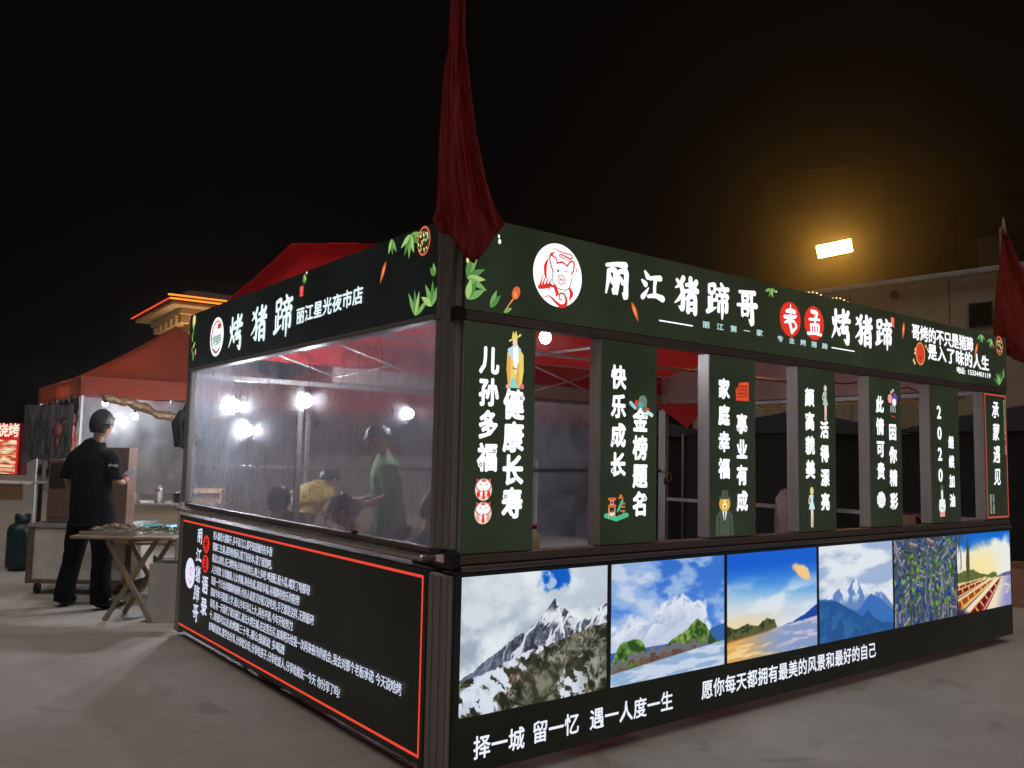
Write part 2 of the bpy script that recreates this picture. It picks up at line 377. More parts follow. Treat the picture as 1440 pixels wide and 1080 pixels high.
class Print:
    """flat print on a sign face; every shape sits a hair above the one before"""
    def __init__(s, face, d=0.002, sq=None): s.F = face; s.d = d; s.mb = MB(); s.sq = sq
    def step(s): s.d += 0.00012
    def poly(s, pts, m):
        s.step()
        if s.sq: pts = [(s.sq[0] + (a - s.sq[0]) * s.sq[1], z) for a, z in pts]
        s.mb.add([s.F.p(a, z, s.d) for a, z in pts], [tuple(range(len(pts)))], m)
    def disk(s, a, z, r, m, rz=None, n=28, rot=0):
        rz = rz or r
        pts = []
        for k in range(n):
            t = 2 * math.pi * k / n; x = r * math.cos(t); y = rz * math.sin(t)
            pts.append((a + x * math.cos(rot) - y * math.sin(rot), z + x * math.sin(rot) + y * math.cos(rot)))
        s.poly(pts, m)
    def stroke(s, pts, m, n=5):
        """pts: (a, z, halfwidth) smoothed ribbon with round ends"""
        s.step()
        P = [np.array(p, float) for p in pts]
        if s.sq:
            for q in P: q[0] = s.sq[0] + (q[0] - s.sq[0]) * s.sq[1]
        Q = []
        for i in range(len(P) - 1):
            p0 = P[max(i - 1, 0)]; p1 = P[i]; p2 = P[i + 1]; p3 = P[min(i + 2, len(P) - 1)]
            for k in range(n):
                t = k / n
                Q.append(.5 * ((2 * p1) + (-p0 + p2) * t * .7 + (2 * p0 - 5 * p1 + 4 * p2 - p3) * t * t * .7 + (-p0 + 3 * p1 - 3 * p2 + p3) * t ** 3 * .7) if False else None)
                h = t * t * (3 - 2 * t) * .35 + t * .65
                m1 = (p2 - p0) * .35; m2 = (p3 - p1) * .35
                h00 = 2 * t**3 - 3 * t**2 + 1; h10 = t**3 - 2 * t**2 + t; h01 = -2 * t**3 + 3 * t**2; h11 = t**3 - t**2
                Q[-1] = h00 * p1 + h10 * m1 + h01 * p2 + h11 * m2
        Q.append(P[-1])
        vs = []; fs = []
        for i, q in enumerate(Q):
            d = Q[min(i + 1, len(Q) - 1)][:2] - Q[max(i - 1, 0)][:2]
            d = d / (np.linalg.norm(d) + 1e-9); nn = np.array([-d[1], d[0]])
            wv = max(q[2], 1e-5)
            for sg in (1, -1):
                v = q[:2] + nn * wv * sg; vs.append(s.F.p(v[0], v[1], s.d))
        for i in range(len(Q) - 1): fs.append((2 * i, 2 * i + 1, 2 * i + 3, 2 * i + 2))
        for end, sg in ((0, -1), (len(Q) - 1, 1)):
            q = Q[end]; d = (Q[1] - Q[0])[:2] if end == 0 else (Q[-1] - Q[-2])[:2]
            ang = math.atan2(d[1], d[0]) + (math.pi if end == 0 else 0)
            b = len(vs)
            for k in range(7):
                t = ang - math.pi / 2 + math.pi * k / 6
                vs.append(s.F.p(q[0] + q[2] * math.cos(t), q[1] + q[2] * math.sin(t), s.d))
            fs.append(tuple(range(b, b + 7)))
        s.mb.add(vs, fs, m)
    def brush(s, ch, a, z, size, m, hx=1.0, fat=1.0, dirn=1):
        for st in STROKES[ch]:
            s.stroke([(a + dirn * (x - 50) / 100 * size * hx, z + (50 - y) / 100 * size, w_ * .01 * size * fat * .8) for x, y, w_ in st], m)
    def char(s, ch, a, z, sx, sz, m, bold=.0, copies=6, dirn=1, shear=0):
        v, f = glyph(ch)
        if not len(v): return
        offs = [(0, 0)] + [(bold * math.cos(2 * math.pi * k / copies), bold * math.sin(2 * math.pi * k / copies)) for k in range(copies)] if bold else [(0, 0)]
        for ox, oy in offs:
            s.step()
            s.d -= 0.00006
            s.mb.add([s.F.p(a + dirn * ((x + ox) * sx + shear * y * sx), z + (y + oy) * sz, s.d) for x, y in v], f, m)
    def line(s, txt, a0, a1, z, h, m, bold=.02, copies=4, dirn=1, z1=None, fill=.95):
        adv = [(.42 if c in ' !！，。：:、？?,' else (.58 if ord(c) < 256 else 1.0)) for c in txt]
        tot = sum(adv); step = abs(a1 - a0) / tot; x = 0
        for c, ad in zip(txt, adv):
            t = (x + ad / 2) / tot
            if c != ' ':
                sx = step * fill
                aa = a0 + (a1 - a0) * t
                if c in '，。：、！？': aa += (.28 if c in '，。、' else 0) * sx * dirn
                s.char(c, aa, z + ((z1 if z1 is not None else z) - z) * t, sx, h, m, bold, copies, dirn)
            x += ad
    def leaf(s, a, z, ln, wd, ang, m):
        pts = []
        for k in range(9):
            t = k / 8; pts.append((t * ln, wd * math.sin(math.pi * t ** .8)))
        for k in range(7, 0, -1):
            t = k / 8; pts.append((t * ln, -wd * .8 * math.sin(math.pi * t ** .8)))
        c, q = math.cos(ang), math.sin(ang)
        s.poly([(a + x * c - y * q, z + x * q + y * c) for x, y in pts], m)
    def build(s, name, parent, **k): return s.mb.build(name, parent, **k)

# ------------------------------------------------------------------ the ground
bm_ = MB(); bm_.add([(-400, -400, 0), (400, -400, 0), (400, 600, 0), (-400, 600, 0)], [(0, 1, 2, 3)], M_conc)
g = bm_.build('ground'); g['kind'] = 'structure'

# ================================================================== THE KIOSK
K = thing('food_kiosk', 'dark green light-box food kiosk with white Chinese lettering and landscape pictures along its base', 'kiosk')
LX, LY = 6.0, 4.16
# --- corner columns of slotted aluminium
def column(x0, x1, y0, y1, z0, z1, mat=M_alu):
    b = MB(); b.box(x0, x1, y0, y1, z0, z1, mat, ch=.006)
    n = 3
    for k in range(n):                 # raised ribs either side of the slots
        yy = y0 + (y1 - y0) * (k + .5) / n
        b.box(x0 - .006, x0 - .001, yy - .018, yy + .018, z0 + .01, z1 - .01, mat, ch=.002)
    return b.build('corner_column', K)
column(.0, .034, .012, .20, .03, .985)
column(.0, .034, .012, .20, 1.105, 2.215)
column(.0, .034, .012, .20, 2.222, 2.76)
column(.0, .05, LY - .10, LY, 1.105, 2.215)
column(.0, .05, LY - .10, LY, .03, .985)
column(LX - .06, LX, LY - .12, LY, .03, 2.76, M_alu)
column(LX - .05, LX, .13, .2, .03, 2.25, M_alu)
b = MB(); b.box(-.012, .035, -.012, .05, 1.03, 1.10, M_black, ch=.004); b.build('corner_joint', K)
b = MB(); b.box(-.012, .035, -.012, .05, 2.19, 2.262, M_black, ch=.004); b.build('corner_joint', K)
# --- rails
def rail(x0, x1, y0, y1, z0, z1, m, name='rail', ch=.004):
    b = MB(); b.box(x0, x1, y0, y1, z0, z1, m, ch=ch); return b.build(name, K)
rail(.05, LX, -.004, .075, 2.203, 2.247, M_aluD, 'head_rail')
rail(.05, LX, .0, .075, 1.035, 1.08, M_aluD, 'counter_rail')
rail(.05, LX, -.018, .0, 1.004, 1.030, M_aluD, 'counter_rail')
rail(-.020, .06, .20, LY, 2.215, 2.243, M_alu, 'head_rail')
rail(-.004, .05, .2, LY - .1, 1.075, 1.102, M_aluD, 'sill_rail')
rail(-.045, .05, .2, LY, 1.035, 1.068, M_steel, 'steel_ledge', ch=.01)
rail(.06, LX - .06, LY - .05, LY, 2.17, 2.215, M_alu, 'back_rail')
rail(.05, 1.02, LY - .04, LY, 1.385, 1.42, M_aluD, 'back_rail')
rail(1.0, 1.05, LY - .05, LY - .002, 0.03, 2.168, M_aluD, 'back_post')
rail(3.4, 3.45, LY - .05, LY - .002, 0.03, 2.168, M_aluD, 'back_post')
rail(1.06, LX - .07, LY - .04, LY - .004, 1.385, 1.42, M_aluD, 'back_rail')
rail(LX - .05, LX, .2, LY - .12, 2.20, 2.245, M_alu, 'end_rail')
rail(LX - .05, LX, .2, LY - .12, 1.03, 1.075, M_alu, 'end_rail')
rail(LX - .05, LX, 2.0, 2.05, 1.08, 2.195, M_aluD, 'end_post')
# inner counter board along the long side
rail(.06, LX - .06, .08, .46, 1.0, 1.03, princ('counter_board', (.16, .12, .09), .5, var=.2), 'counter_board')
# --- fascia sign, long side
def sign_box(name, x0, x1, y0, y1, z0, z1, mat, face, film, a0, a1, label=None, rim=.008):
    b = MB(); b.box(x0, x1, y0, y1, z0, z1, mat, ch=.004); o = b.build(name, K)
    p = Print(face, .0015); p.poly([(a0 + rim * (1 if a1 > a0 else -1), z0 + rim), (a1 - rim * (1 if a1 > a0 else -1), z0 + rim), (a1 - rim * (1 if a1 > a0 else -1), z1 - rim), (a0 + rim * (1 if a1 > a0 else -1), z1 - rim)], film)
    p.build('film', o)
    if label: o['label'] = label
    return o
fasR = sign_box('fascia_sign', .036, LX + .02, .0, .12, 2.25, 2.72, M_aluD, FR, M_filmR, .036, LX + .02, 'long fascia light box with pig emblem and brush lettering', .003)
fasL = sign_box('fascia_sign', .0, .12, .205, LY + .02, 2.245, 2.72, M_aluD, FL, M_filmL, .205, LY + .02, 'short fascia light box with round emblem and brush lettering', .003)
b = MB(); b.box(LX - .1, LX + .02, .125, LY, 2.25, 2.66, M_greyboard, ch=.004); b.build('fascia_back', K)
b = MB(); b.box(1.35, LX - .12, LY - .10, LY - .002, 2.22, 2.68, M_greyboard, ch=.004); b.build('fascia_back', K)

G1, G2, G3 = em((120, 170, 95), 1), em((86, 140, 72), 1), em((165, 200, 120), 1)
OR, OR2, YE = em((225, 105, 60), 1), em((245, 160, 90), 1), em((235, 215, 140), 1)
PINK = em((235, 160, 150), 1)
def sprig(p, a, z, angs, ln, wd):
    for i, an in enumerate(angs): p.leaf(a, z, ln * (1 - .07 * (i % 3)), wd, math.radians(an), (G1, G2, G3)[i % 3])
def chilli(p, a, z, s, ang, m=None):
    p.leaf(a, z, s, s * .14, ang, m or OR); p.leaf(a + .2 * s * math.cos(ang), z + .2 * s * math.sin(ang), s * .5, s * .05, ang, em((250, 170, 110), 1))
def citrus(p, a, z, r, clipped=False):
    p.disk(a, z, r, OR, r * 1.25); p.disk(a, z, r * .86, em((60, 50, 25), 1), r * 1.08)
    rr = random.Random(3)
    for k in range(26):
        t = rr.random() * 6.28; q = math.sqrt(rr.random()) * .78
        p.disk(a + r * q * math.cos(t), z + r * 1.2 * q * math.sin(t), r * .085, rr.choice([YE, G3, em((250, 240, 200), 1)]), n=6, rz=r * .13)

# ---- pig emblem
def pig(face, a, z, r, parent):
    p = Print(face, .003); s = r / 50.0
    def T(pts, wd, m=REDP): p.stroke([(a + (x - 50) * s, z + (50 - y) * s, wd * s) for x, y in pts], m) if False else p.stroke([(a + (q[0] - 50) * s, z + (50 - q[1]) * s, (q[2] if len(q) > 2 else wd) * s) for q in pts], m)
    p.disk(a, z, r, WHITE, n=48)
    T([(38,8,.4),(55,12,1),(78,14,1),(76,20,1.4),(55,16,1.2),(54,20,1),(76,24,.6)], 1)
    T([(44,15,.3),(36,18,2.2)], 1)
    dk = em((200, 60, 60), 1)
    T([(40,46),(33,30),(34,20,1.6),(45,24),(48,32)], 1.3); T([(48,31),(58,28,1.6),(68,32)], 1.2)
    T([(68,33),(76,24),(83,25,1.6),(82,38),(78,44)], 1.4)
    T([(40,45),(38,58),(44,68),(58,72),(70,70),(77,60),(79,48)], .7, em((90, 50, 60), 1))
    p.disk(a + 4 * s - 4 * s, z + 7 * s, 2.2 * s, em((70, 30, 40), 1)); T([(63,42),(67,40.5),(71,43)], .6, em((120, 60, 70), 1))
    p.disk(a + 7 * s, z - 6 * s, 8 * s, em((110, 40, 50), 1)); p.disk(a + 7 * s, z - 6 * s, 6.9 * s, em((250, 235, 235), 1.1))
    p.disk(a + 4.6 * s, z - 6 * s, 1.3 * s, dk, 1.8 * s); p.disk(a + 9.4 * s, z - 6 * s, 1.3 * s, dk, 1.8 * s)
    T([(30,26,.5),(24,38,3),(24,52,2.4),(27,60,.4)], 2)
    for k, x in enumerate((14, 19, 25, 31)): T([(x + 6, 52 + 2 * k, .3), (x + 2, 64, 1.4), (x, 72, 2.6)], 2)
    T([(12,74,3),(22,72,3.4),(34,68,3),(42,70,1)], 3)
    T([(43,68,3),(48,78,3.6),(46,84,1)], 3); T([(74,68,2),(78,76,3.8),(74,86,1)], 3)
    T([(18,90,.4),(32,85,1),(44,92,2),(56,98,3),(66,95,3),(67,86,2.4),(62,78,1.6),(53,79,1.4),(53,87,1.2),(58,88,1)], 2)
    T([(86,30,.3),(88,38,1.2)], 1)
    return p.build('pig_emblem', parent)
pig(FR, .622, 2.502, .168, fasR)

def brushline(face, items, parent, name='lettering', m=WHITE, d=1):
    p = Print(face, .003)
    for ch, a, z, sz, hx in items: p.brush(ch, a, z, sz, m, hx, 1.34 if d == 1 else 1.2, d)
    return p.build(name, parent)
for it in [('丽',1.045,2.545,.205,1.0),('江',1.335,2.545,.19,1.0),('猪',1.632,2.535,.215,1.0),('蹄',1.925,2.545,.205,1.0),('哥',2.215,2.54,.205,.95)]:
    brushline(FR, [it], fasR)
for ch, a, z in (('老', 2.685, 2.507), ('孟', 2.965, 2.512)):
    p = Print(FR, .003); p.disk(a, z, .118, REDP, .118, n=40); o = p.build('red_disc', fasR)
    p = Print(FR, .005); p.brush(ch, a, z, .18, WHITE, .95, 1.05); p.build('lettering', fasR)
for it in [('烤',3.295,2.535,.225,1.05),('猪',3.60,2.53,.225,1.05),('蹄',3.885,2.54,.215,1.05)]:
    brushline(FR, [it], fasR)
p = Print(FR, .003)
p.stroke([(1.40, 2.352, .004), (1.69, 2.352, .004)], WHITE); p.stroke([(3.18, 2.362, .004), (3.47, 2.362, .004)], WHITE)
p.build('white_rule', fasR)
p = Print(FR, .003); p.line('丽  江  第  一  家', 1.78, 2.38, 2.372, .038, em((190, 225, 225), 1.0), .03, 4, z1=2.378, fill=.85); p.build('lettering', fasR)
p = Print(FR, .003); p.line('专  业  烤  猪  蹄', 2.535, 3.125, 2.362, .038, em((190, 225, 225), 1.0), .03, 4, fill=.85); p.build('lettering', fasR)
p = Print(FR, .003); p.poly([(3.99, 2.60), (4.045, 2.60), (4.045, 2.675), (3.99, 2.675)], REDP); p.char('丽', 4.018, 2.655, .04, .032, em((250, 190, 180), 1)); p.char('江', 4.018, 2.62, .04, .032, em((250, 190, 180), 1)); p.build('red_seal', fasR)
p = Print(FR, .003); p.line('哥烤的不只是猪蹄', 4.31, 5.36, 2.598, .115, WHITE, .035, 6, z1=2.588, fill=.88); p.build('lettering', fasR)
p = Print(FR, .003); p.line('是入了味的人生', 4.56, 5.66, 2.462, .12, WHITE, .035, 6, z1=2.448, fill=.85); p.build('lettering', fasR)
p = Print(FR, .003); p.line('电话: 15334401119', 5.05, 5.68, 2.352, .052, WHITE, .03, 4, z1=2.345, fill=1.0); p.build('lettering', fasR)
p = Print(FR, .003)
sprig(p, .045, 2.405, [62, 28, 2, -22, 78], .13, .018); sprig(p, .05, 2.30, [30, 62, 80], .12, .02); sprig(p, .19, 2.275, [70, 50], .1, .016); sprig(p, .27, 2.262, [28], .06, .012)
p.disk(.045, 2.49, .008, YE, .014); p.disk(.235, 2.615, .009, em((250, 250, 235), 1.1), .013); p.disk(.23, 2.64, .006, em((250, 250, 235), 1.1), .01)
p.stroke([(.28, 2.275, .002), (.325, 2.335, .004)], OR2); p.disk(.345, 2.37, .024, OR, .036, rot=-.4); p.disk(.34, 2.36, .010, OR2, .016)
p.build('leaf_and_spoon_print', fasR)
p = Print(FR, .003); chilli(p, 1.17, 2.43, .12, math.radians(-62)); p.build('chilli_print', fasR)
p = Print(FR, .003); sprig(p, 2.47, 2.685, [200, 250, 290, 345], .07, .012); p.disk(2.53, 2.675, .006, em((250, 250, 235), 1.1)); p.build('leaf_print', fasR)
p = Print(FR, .003); chilli(p, 4.19, 2.66, .14, math.radians(-100)); p.build('chilli_print', fasR)
p = Print(FR, .003); chilli(p, 5.45, 2.62, .15, math.radians(-115)); p.build('chilli_print', fasR)
p = Print(FR, .003); p.disk(4.44, 2.432, .075, OR2, .092); p.disk(4.44, 2.432, .066, em((215, 70, 45), 1), .083); p.stroke([(4.42, 2.41, .004), (4.44, 2.39, .006), (4.46, 2.415, .004)], em((120, 50, 35), 1))
for a, z in ((4.53, 2.50), (4.56, 2.48), (4.36, 2.46), (4.355, 2.43), (4.33, 2.37), (4.345, 2.35)): p.disk(a, z, .012, YE, .014, n=8)
p.build('citrus_print', fasR)
p = Print(FR, .003); sprig(p, 5.52, 2.70, [215, 250, 290, 330], .09, .012); sprig(p, 5.72, 2.68, [200, 235, 260, 300], .1, .012); citrus(p, 5.88, 2.635, .07); p.build('citrus_print', fasR)
p = Print(FR, .003); sprig(p, 5.86, 2.275, [50, 75, 95, 120, 150], .13, .012); sprig(p, 5.95, 2.34, [80, 110], .1, .01); p.build('leaf_print', fasR)

# ---- short side fascia (coordinate runs leftwards, so letters run with dirn=-1)
p = Print(FL, .003)
p.disk(3.455, 2.458, .158, WHITE, .158, n=44); p.disk(3.455, 2.458, .135, em((225, 150, 150), 1), .135, n=40); p.disk(3.445, 2.452, .122, em((235, 250, 245), 1.2), .122, n=40)
p.poly([(3.44, 2.56), (3.36, 2.56), (3.37, 2.52), (3.45, 2.52)], REDP)
p.stroke([(3.56, 2.52, .008), (3.585, 2.46, .012), (3.57, 2.40, .006)], REDP)
p.stroke([(3.54, 2.37, .006), (3.45, 2.33, .009), (3.37, 2.36, .006)], em((150, 60, 80), 1))
p.line('烤猪蹄', 3.55, 3.35, 2.43, .08, em((70, 120, 110), 1), .015, 3, dirn=-1)
p.build('round_emblem', fasL)
for it in [('烤',3.03,2.455,.245,1.15),('猪',2.56,2.465,.25,1.2),('蹄',2.12,2.475,.26,1.15)]:
    brushline(FL, [it], fasL, m=em((225, 245, 250), 1.2), d=-1)
p = Print(FL, .003); p.line('丽江星光夜市店', 1.90, .965, 2.432, .098, em((225, 245, 250), 1.15), .03, 5, dirn=-1, z1=2.455, fill=.85); p.build('lettering', fasL)
p = Print(FL, .003); p.poly([(1.86, 2.56), (1.80, 2.56), (1.80, 2.63), (1.86, 2.63)], REDP); p.char('丽', 1.83, 2.61, .04, .03, PINK, dirn=-1); p.char('江', 1.83, 2.578, .04, .03, PINK, dirn=-1); p.build('red_seal', fasL)
p = Print(FL, .003); chilli(p, .715, 2.60, .13, math.radians(-110) + math.pi * 0 if False else math.radians(-62)); p.build('chilli_print', fasL)
p = Print(FL, .003)
sprig(p, 1.80, 2.70, [250, 280, 230], .07, .014); p.disk(1.76, 2.705, .012, em((250, 235, 240), 1), .009)
p.build('leaf_print', fasL)
p = Print(FL, .003); sprig(p, .46, 2.70, [190, 215, 250, 275, 300, 330], .13, .018); sprig(p, .66, 2.715, [235, 260, 290], .1, .014); citrus(p, .325, 2.64, .062); p.build('citrus_print', fasL)
p = Print(FL, .003); sprig(p, .39, 2.26, [60, 85, 105, 150], .15, .017); sprig(p, .23, 2.29, [60, 90, 30, 120], .14, .02); sprig(p, .215, 2.44, [80, 50], .07, .018); p.build('leaf_print', fasL)
p = Print(FL, .003); p.disk(4.06, 2.66, .04, YE, .05)
for k in range(6): p.leaf(4.06 + .02 * math.sin(k), 2.58 - .055 * k, .09, .014, math.radians([60, 110, 80, 140, 50, 95][k]), (G3, G2, G1)[k % 3])
p.disk(3.98, 2.38, .012, PINK, .03); p.build('leaf_print', fasL)

# ---- vertical panels
PAN = [(.0375, .482, '儿孙多福', .19, 2.015, 1.541, .11, '健康长寿', .347, 1.805, 1.318, .12),
       (.941, 1.385, '快乐成长', 1.075, 1.995, 1.515, .105, '金榜题名', 1.248, 1.765, 1.298, .108),
       (1.85, 2.301, '家庭幸福', 1.985, 1.99, 1.50, .1, '事业有成', 2.16, 1.78, 1.30, .1),
       (2.77, 3.217, '颜高貌美', 2.90, 1.99, 1.50, .1, '活得漂亮', 3.075, 1.775, 1.28, .095),
       (3.669, 4.124, '此情可贵', 3.81, 1.99, 1.495, .1, '因你精彩', 3.99, 1.79, 1.27, .1),
       (4.581, 5.068, '2020', 4.725, 1.98, 1.47, .12, '继续加油', 4.92, 1.735, 1.26, .085),
       (5.543, 5.987, '承蒙遇见', 5.765, 2.045, 1.455, .125, '', 5.9, 1.3, 1.3, .1)]
panels = []
for (x0, x1, t1, a1, zt, zb, s1, t2, a2, zt2, zb2, s2) in PAN:
    b = MB(); b.box(x0, x1, .0, .092, 1.085, 2.20, M_alu, ch=.004); o = b.build('panel_sign', K)
    o['label'] = 'vertical light box reading ' + (t1 + ' ' + t2).strip()
    p = Print(FR, .0015); p.poly([(x0 + .005, 1.09), (x1 - .003, 1.09), (x1 - .003, 2.196), (x0 + .005, 2.196)], M_filmR); p.build('film', o)
    bold = .05
    for t, a, z0, z1, s in ((t1, a1, zt, zb, s1), (t2, a2, zt2, zb2, s2)):
        if not t: continue
        p = Print(FR, .003)
        for k, ch in enumerate(t):
            z = z0 + (z1 - z0) * k / (len(t) - 1)
            if t1 == '2020' and t == t1: p.char(ch, a, z, s * 1.05, s * 1.05, WHITE, .035, 6)
            else: p.char(ch, a, z, s * .96, s * 1.12, WHITE, .022 if t1 == '承蒙遇见' else .048, 8, shear=.12 if t1 == '承蒙遇见' else 0)
        if t1 != '承蒙遇见' and t1 != '2020':
            rr = random.Random(t)                       # little ringed dots the type is decorated with
            for k in range(2):
                z = z0 + (z1 - z0) * rr.randrange(len(t)) / (len(t) - 1)
                xx = a + rr.choice([-.36, .36]) * s; zz = z - rr.choice([-.3, .3]) * s
                p.disk(xx, zz, .016, WHITE, n=14); p.disk(xx, zz, .010, em((60, 70, 75), 1), n=12); p.disk(xx, zz, .005, WHITE, n=8)
        p.build('lettering', o)
    panels.append(o)
# panel pictures
SK = em((245, 215, 195), 1); DK = em((30, 34, 32), 1)
def picA(o):                         # old man of long life, robe in yellow and blue
    p = Print(FR, .003, (.345, .66)); a, z = .345, 2.03
    BL, YL, OG, TQ = em((190, 225, 240), 1), em((235, 215, 110), 1), em((235, 175, 90), 1), em((140, 215, 210), 1)
    p.poly([(a - .05, z + .06), (a + .03, z + .075), (a + .085, z + .03), (a + .09, z - .05), (a + .07, z - .13), (a - .055, z - .13), (a - .075, z - .05), (a - .07, z + .03)], YL)
    p.poly([(a - .065, z + .02), (a - .035, z + .02), (a - .035, z - .12), (a - .06, z - .12), (a - .075, z - .04)], OG)
    p.poly([(a - .07, z + .05), (a - .01, z + .075), (a + .06, z + .06), (a + .03, z + .01), (a - .03, z + .0)], BL)
    p.poly([(a - .03, z - .09), (a + .05, z - .09), (a + .055, z - .14), (a - .04, z - .14)], TQ)
    p.poly([(a - .015, z + .08), (a + .025, z + .08), (a + .04, z + .0), (a + .015, z - .07), (a - .015, z - .0)], em((250, 245, 250), 1.1))
    p.disk(a, z + .09, .022, SK, .026); p.poly([(a - .03, z + .115), (a - .02, z + .145), (a - .005, z + .13), (a + .008, z + .15), (a + .02, z + .125), (a + .022, z + .105), (a - .02, z + .1)], YL)
    p.stroke([(a - .05, z + .095, .005), (a - .02, z + .105, .003)], YL); p.stroke([(a + .02, z + .115, .003), (a + .05, z + .13, .006)], YL)
    p.stroke([(a + .03, z - .12, .012), (a + .035, z - .02, .006)], OG); p.stroke([(a - .02, z - .04, .003), (a + .02, z - .045, .003)], em((150, 90, 60), 1))
    p.disk(a - .06, z - .135, .02, PINK, .012); p.disk(a + .075, z - .13, .02, em((225, 110, 120), 1), .014); p.disk(a - .045, z - .155, .012, em((250, 250, 250), 1.1))
    p.build('old_man_print', o)
    for zz, fl in ((1.388, 1), (1.276, 0)):
        p = Print(FR, .003); a = .172
        p.disk(a, zz, .05, em((245, 210, 195), 1), .053, n=30); p.disk(a, zz + .008, .04, em((252, 240, 235), 1.1), .038)
        for sg in (-1, 1):
            p.disk(a + sg * .03, zz - .022, .010, REDP if fl else PINK, .016); p.stroke([(a + sg * .046, zz + .02, .002), (a + sg * .034, zz - .0, .003), (a + sg * .012, zz - .01, .002)], em((150, 80, 80), 1))
            p.disk(a + sg * .017, zz + .025, .0035, em((120, 60, 60), 1), n=8); p.poly([(a + sg * .04, zz + .03), (a + sg * .042, zz + .055), (a + sg * .025, zz + .045)], em((200, 90, 90), 1))
        p.disk(a, zz + .044, .014, em((220, 110, 110), 1), .008); p.stroke([(a, zz - .008, .006), (a, zz - .04, .008)], REDP); p.build('round_seal', o)
picA(panels[0])
def picB(o):
    p = Print(FR, .003); a, z = 1.255, 1.845                 # scholar's hat
    p.disk(a, z, .048, em((96, 120, 100), 1), .034, rot=-.3); p.disk(a + .012, z + .03, .034, em((110, 130, 112), 1), .034)
    p.disk(a - .005, z + .008, .02, em((90, 170, 180), 1), .015); p.disk(a - .04, z + .02, .012, REDP, .016); p.disk(a + .055, z - .02, .012, REDP, .016)
    p.stroke([(a - .085, z + .015, .012), (a - .05, z - .01, .010)], em((160, 205, 215), 1)); p.stroke([(a + .05, z - .03, .010), (a + .085, z - .045, .012)], em((200, 230, 235), 1)); p.build('hat_print', o)
    p = Print(FR, .003); a, z = 1.065, 1.285
    TQ = em((72, 190, 135), 1)
    for k in range(7): p.disk(a - .07 + .024 * k, z - .062 + .006 * abs(k - 3), .022, TQ, .014, n=12)
    for dz in (.045, .008): p.stroke([(a - .055, z + dz, .008), (a - .01, z + dz, .008)], OR)
    p.poly([(a - .045, z + .015), (a - .02, z + .015), (a - .02, z + .037), (a - .045, z + .037)], em((235, 190, 170), 1)); p.poly([(a - .041, z + .019), (a - .024, z + .019), (a - .024, z + .033), (a - .041, z + .033)], em((90, 60, 50), 1))
    p.stroke([(a - .056, z - .004, .004), (a - .056, z - .05, .004)], PINK); p.stroke([(a - .012, z - .004, .004), (a - .012, z - .05, .004)], PINK)
    p.disk(a - .033, z - .033, .017, em((245, 235, 200), 1), .012); p.disk(a - .033, z - .022, .008, em((130, 70, 55), 1))
    p.stroke([(a + .01, z - .02, .006), (a + .03, z + .01, .010), (a + .045, z + .035, .008)], TQ); p.disk(a + .032, z + .058, .01, em((240, 130, 50), 1), .012); p.stroke([(a + .015, z + .05, .004), (a + .05, z + .05, .004)], OR)
    for dz in (.02, .002, -.02): p.stroke([(a + .03, z + dz, .004), (a + .062, z + dz, .005)], em((190, 120, 85), 1))
    p.stroke([(a + .052, z - .022, .004), (a + .055, z - .05, .004)], em((200, 120, 80), 1)); p.build('gatehouse_print', o)
picB(panels[1])
def picC(o):
    p = Print(FR, .003); a, z = 2.165, 1.985
    DO = em((226, 78, 44), 1); dg = em((70, 42, 28), 1)
    p.poly([(a - .06, z - .058), (a + .066, z - .056), (a + .066, z + .064), (a + .02, z + .062), (a - .03, z + .055), (a - .04, z + .03), (a - .066, z + .01)], DO)
    for i in range(5): p.stroke([(a - .045 + .02 * i, z + .04, .0025), (a - .05 + .022 * i, z - .03, .002)], dg)
    for i in range(4): p.stroke([(a - .05, z + .03 - .022 * i, .002), (a + .03, z + .035 - .022 * i, .0025)], dg)
    p.stroke([(a + .045, z + .045, .003), (a + .047, z - .035, .003)], dg); p.build('red_seal', o)
    p = Print(FR, .003); a, z = 1.99, 1.205                  # suited animal in a hat
    SU, YL = em((72, 84, 68), 1), em((218, 172, 70), 1)
    p.poly([(a - .085, z - .11), (a - .08, z + .01), (a - .05, z + .04), (a + .05, z + .04), (a + .08, z + .01), (a + .085, z - .11)], SU)
    p.poly([(a - .022, z + .04), (a + .022, z + .04), (a, z - .04)], em((240, 245, 245), 1)); p.stroke([(a, z + .03, .006), (a, z - .035, .004)], em((40, 50, 70), 1))
    p.stroke([(a - .055, z - .1, .003), (a - .05, z + .0, .003)], em((35, 42, 34), 1)); p.stroke([(a + .055, z - .1, .003), (a + .05, z + .0, .003)], em((35, 42, 34), 1))
    p.disk(a, z + .082, .052, YL, .048); p.disk(a, z + .075, .022, em((245, 225, 170), 1), .034); p.disk(a - .014, z + .09, .004, DK); p.disk(a + .014, z + .09, .004, DK); p.disk(a, z + .066, .008, em((90, 60, 40), 1), .006); p.stroke([(a - .01, z + .05, .002), (a + .01, z + .05, .002)], em((90, 60, 40), 1))
    p.stroke([(a - .05, z + .118, .007), (a + .05, z + .118, .007)], SU); p.poly([(a - .034, z + .12), (a - .03, z + .165), (a + .03, z + .165), (a + .034, z + .12)], SU); p.build('suited_lion_print', o)
picC(panels[2])
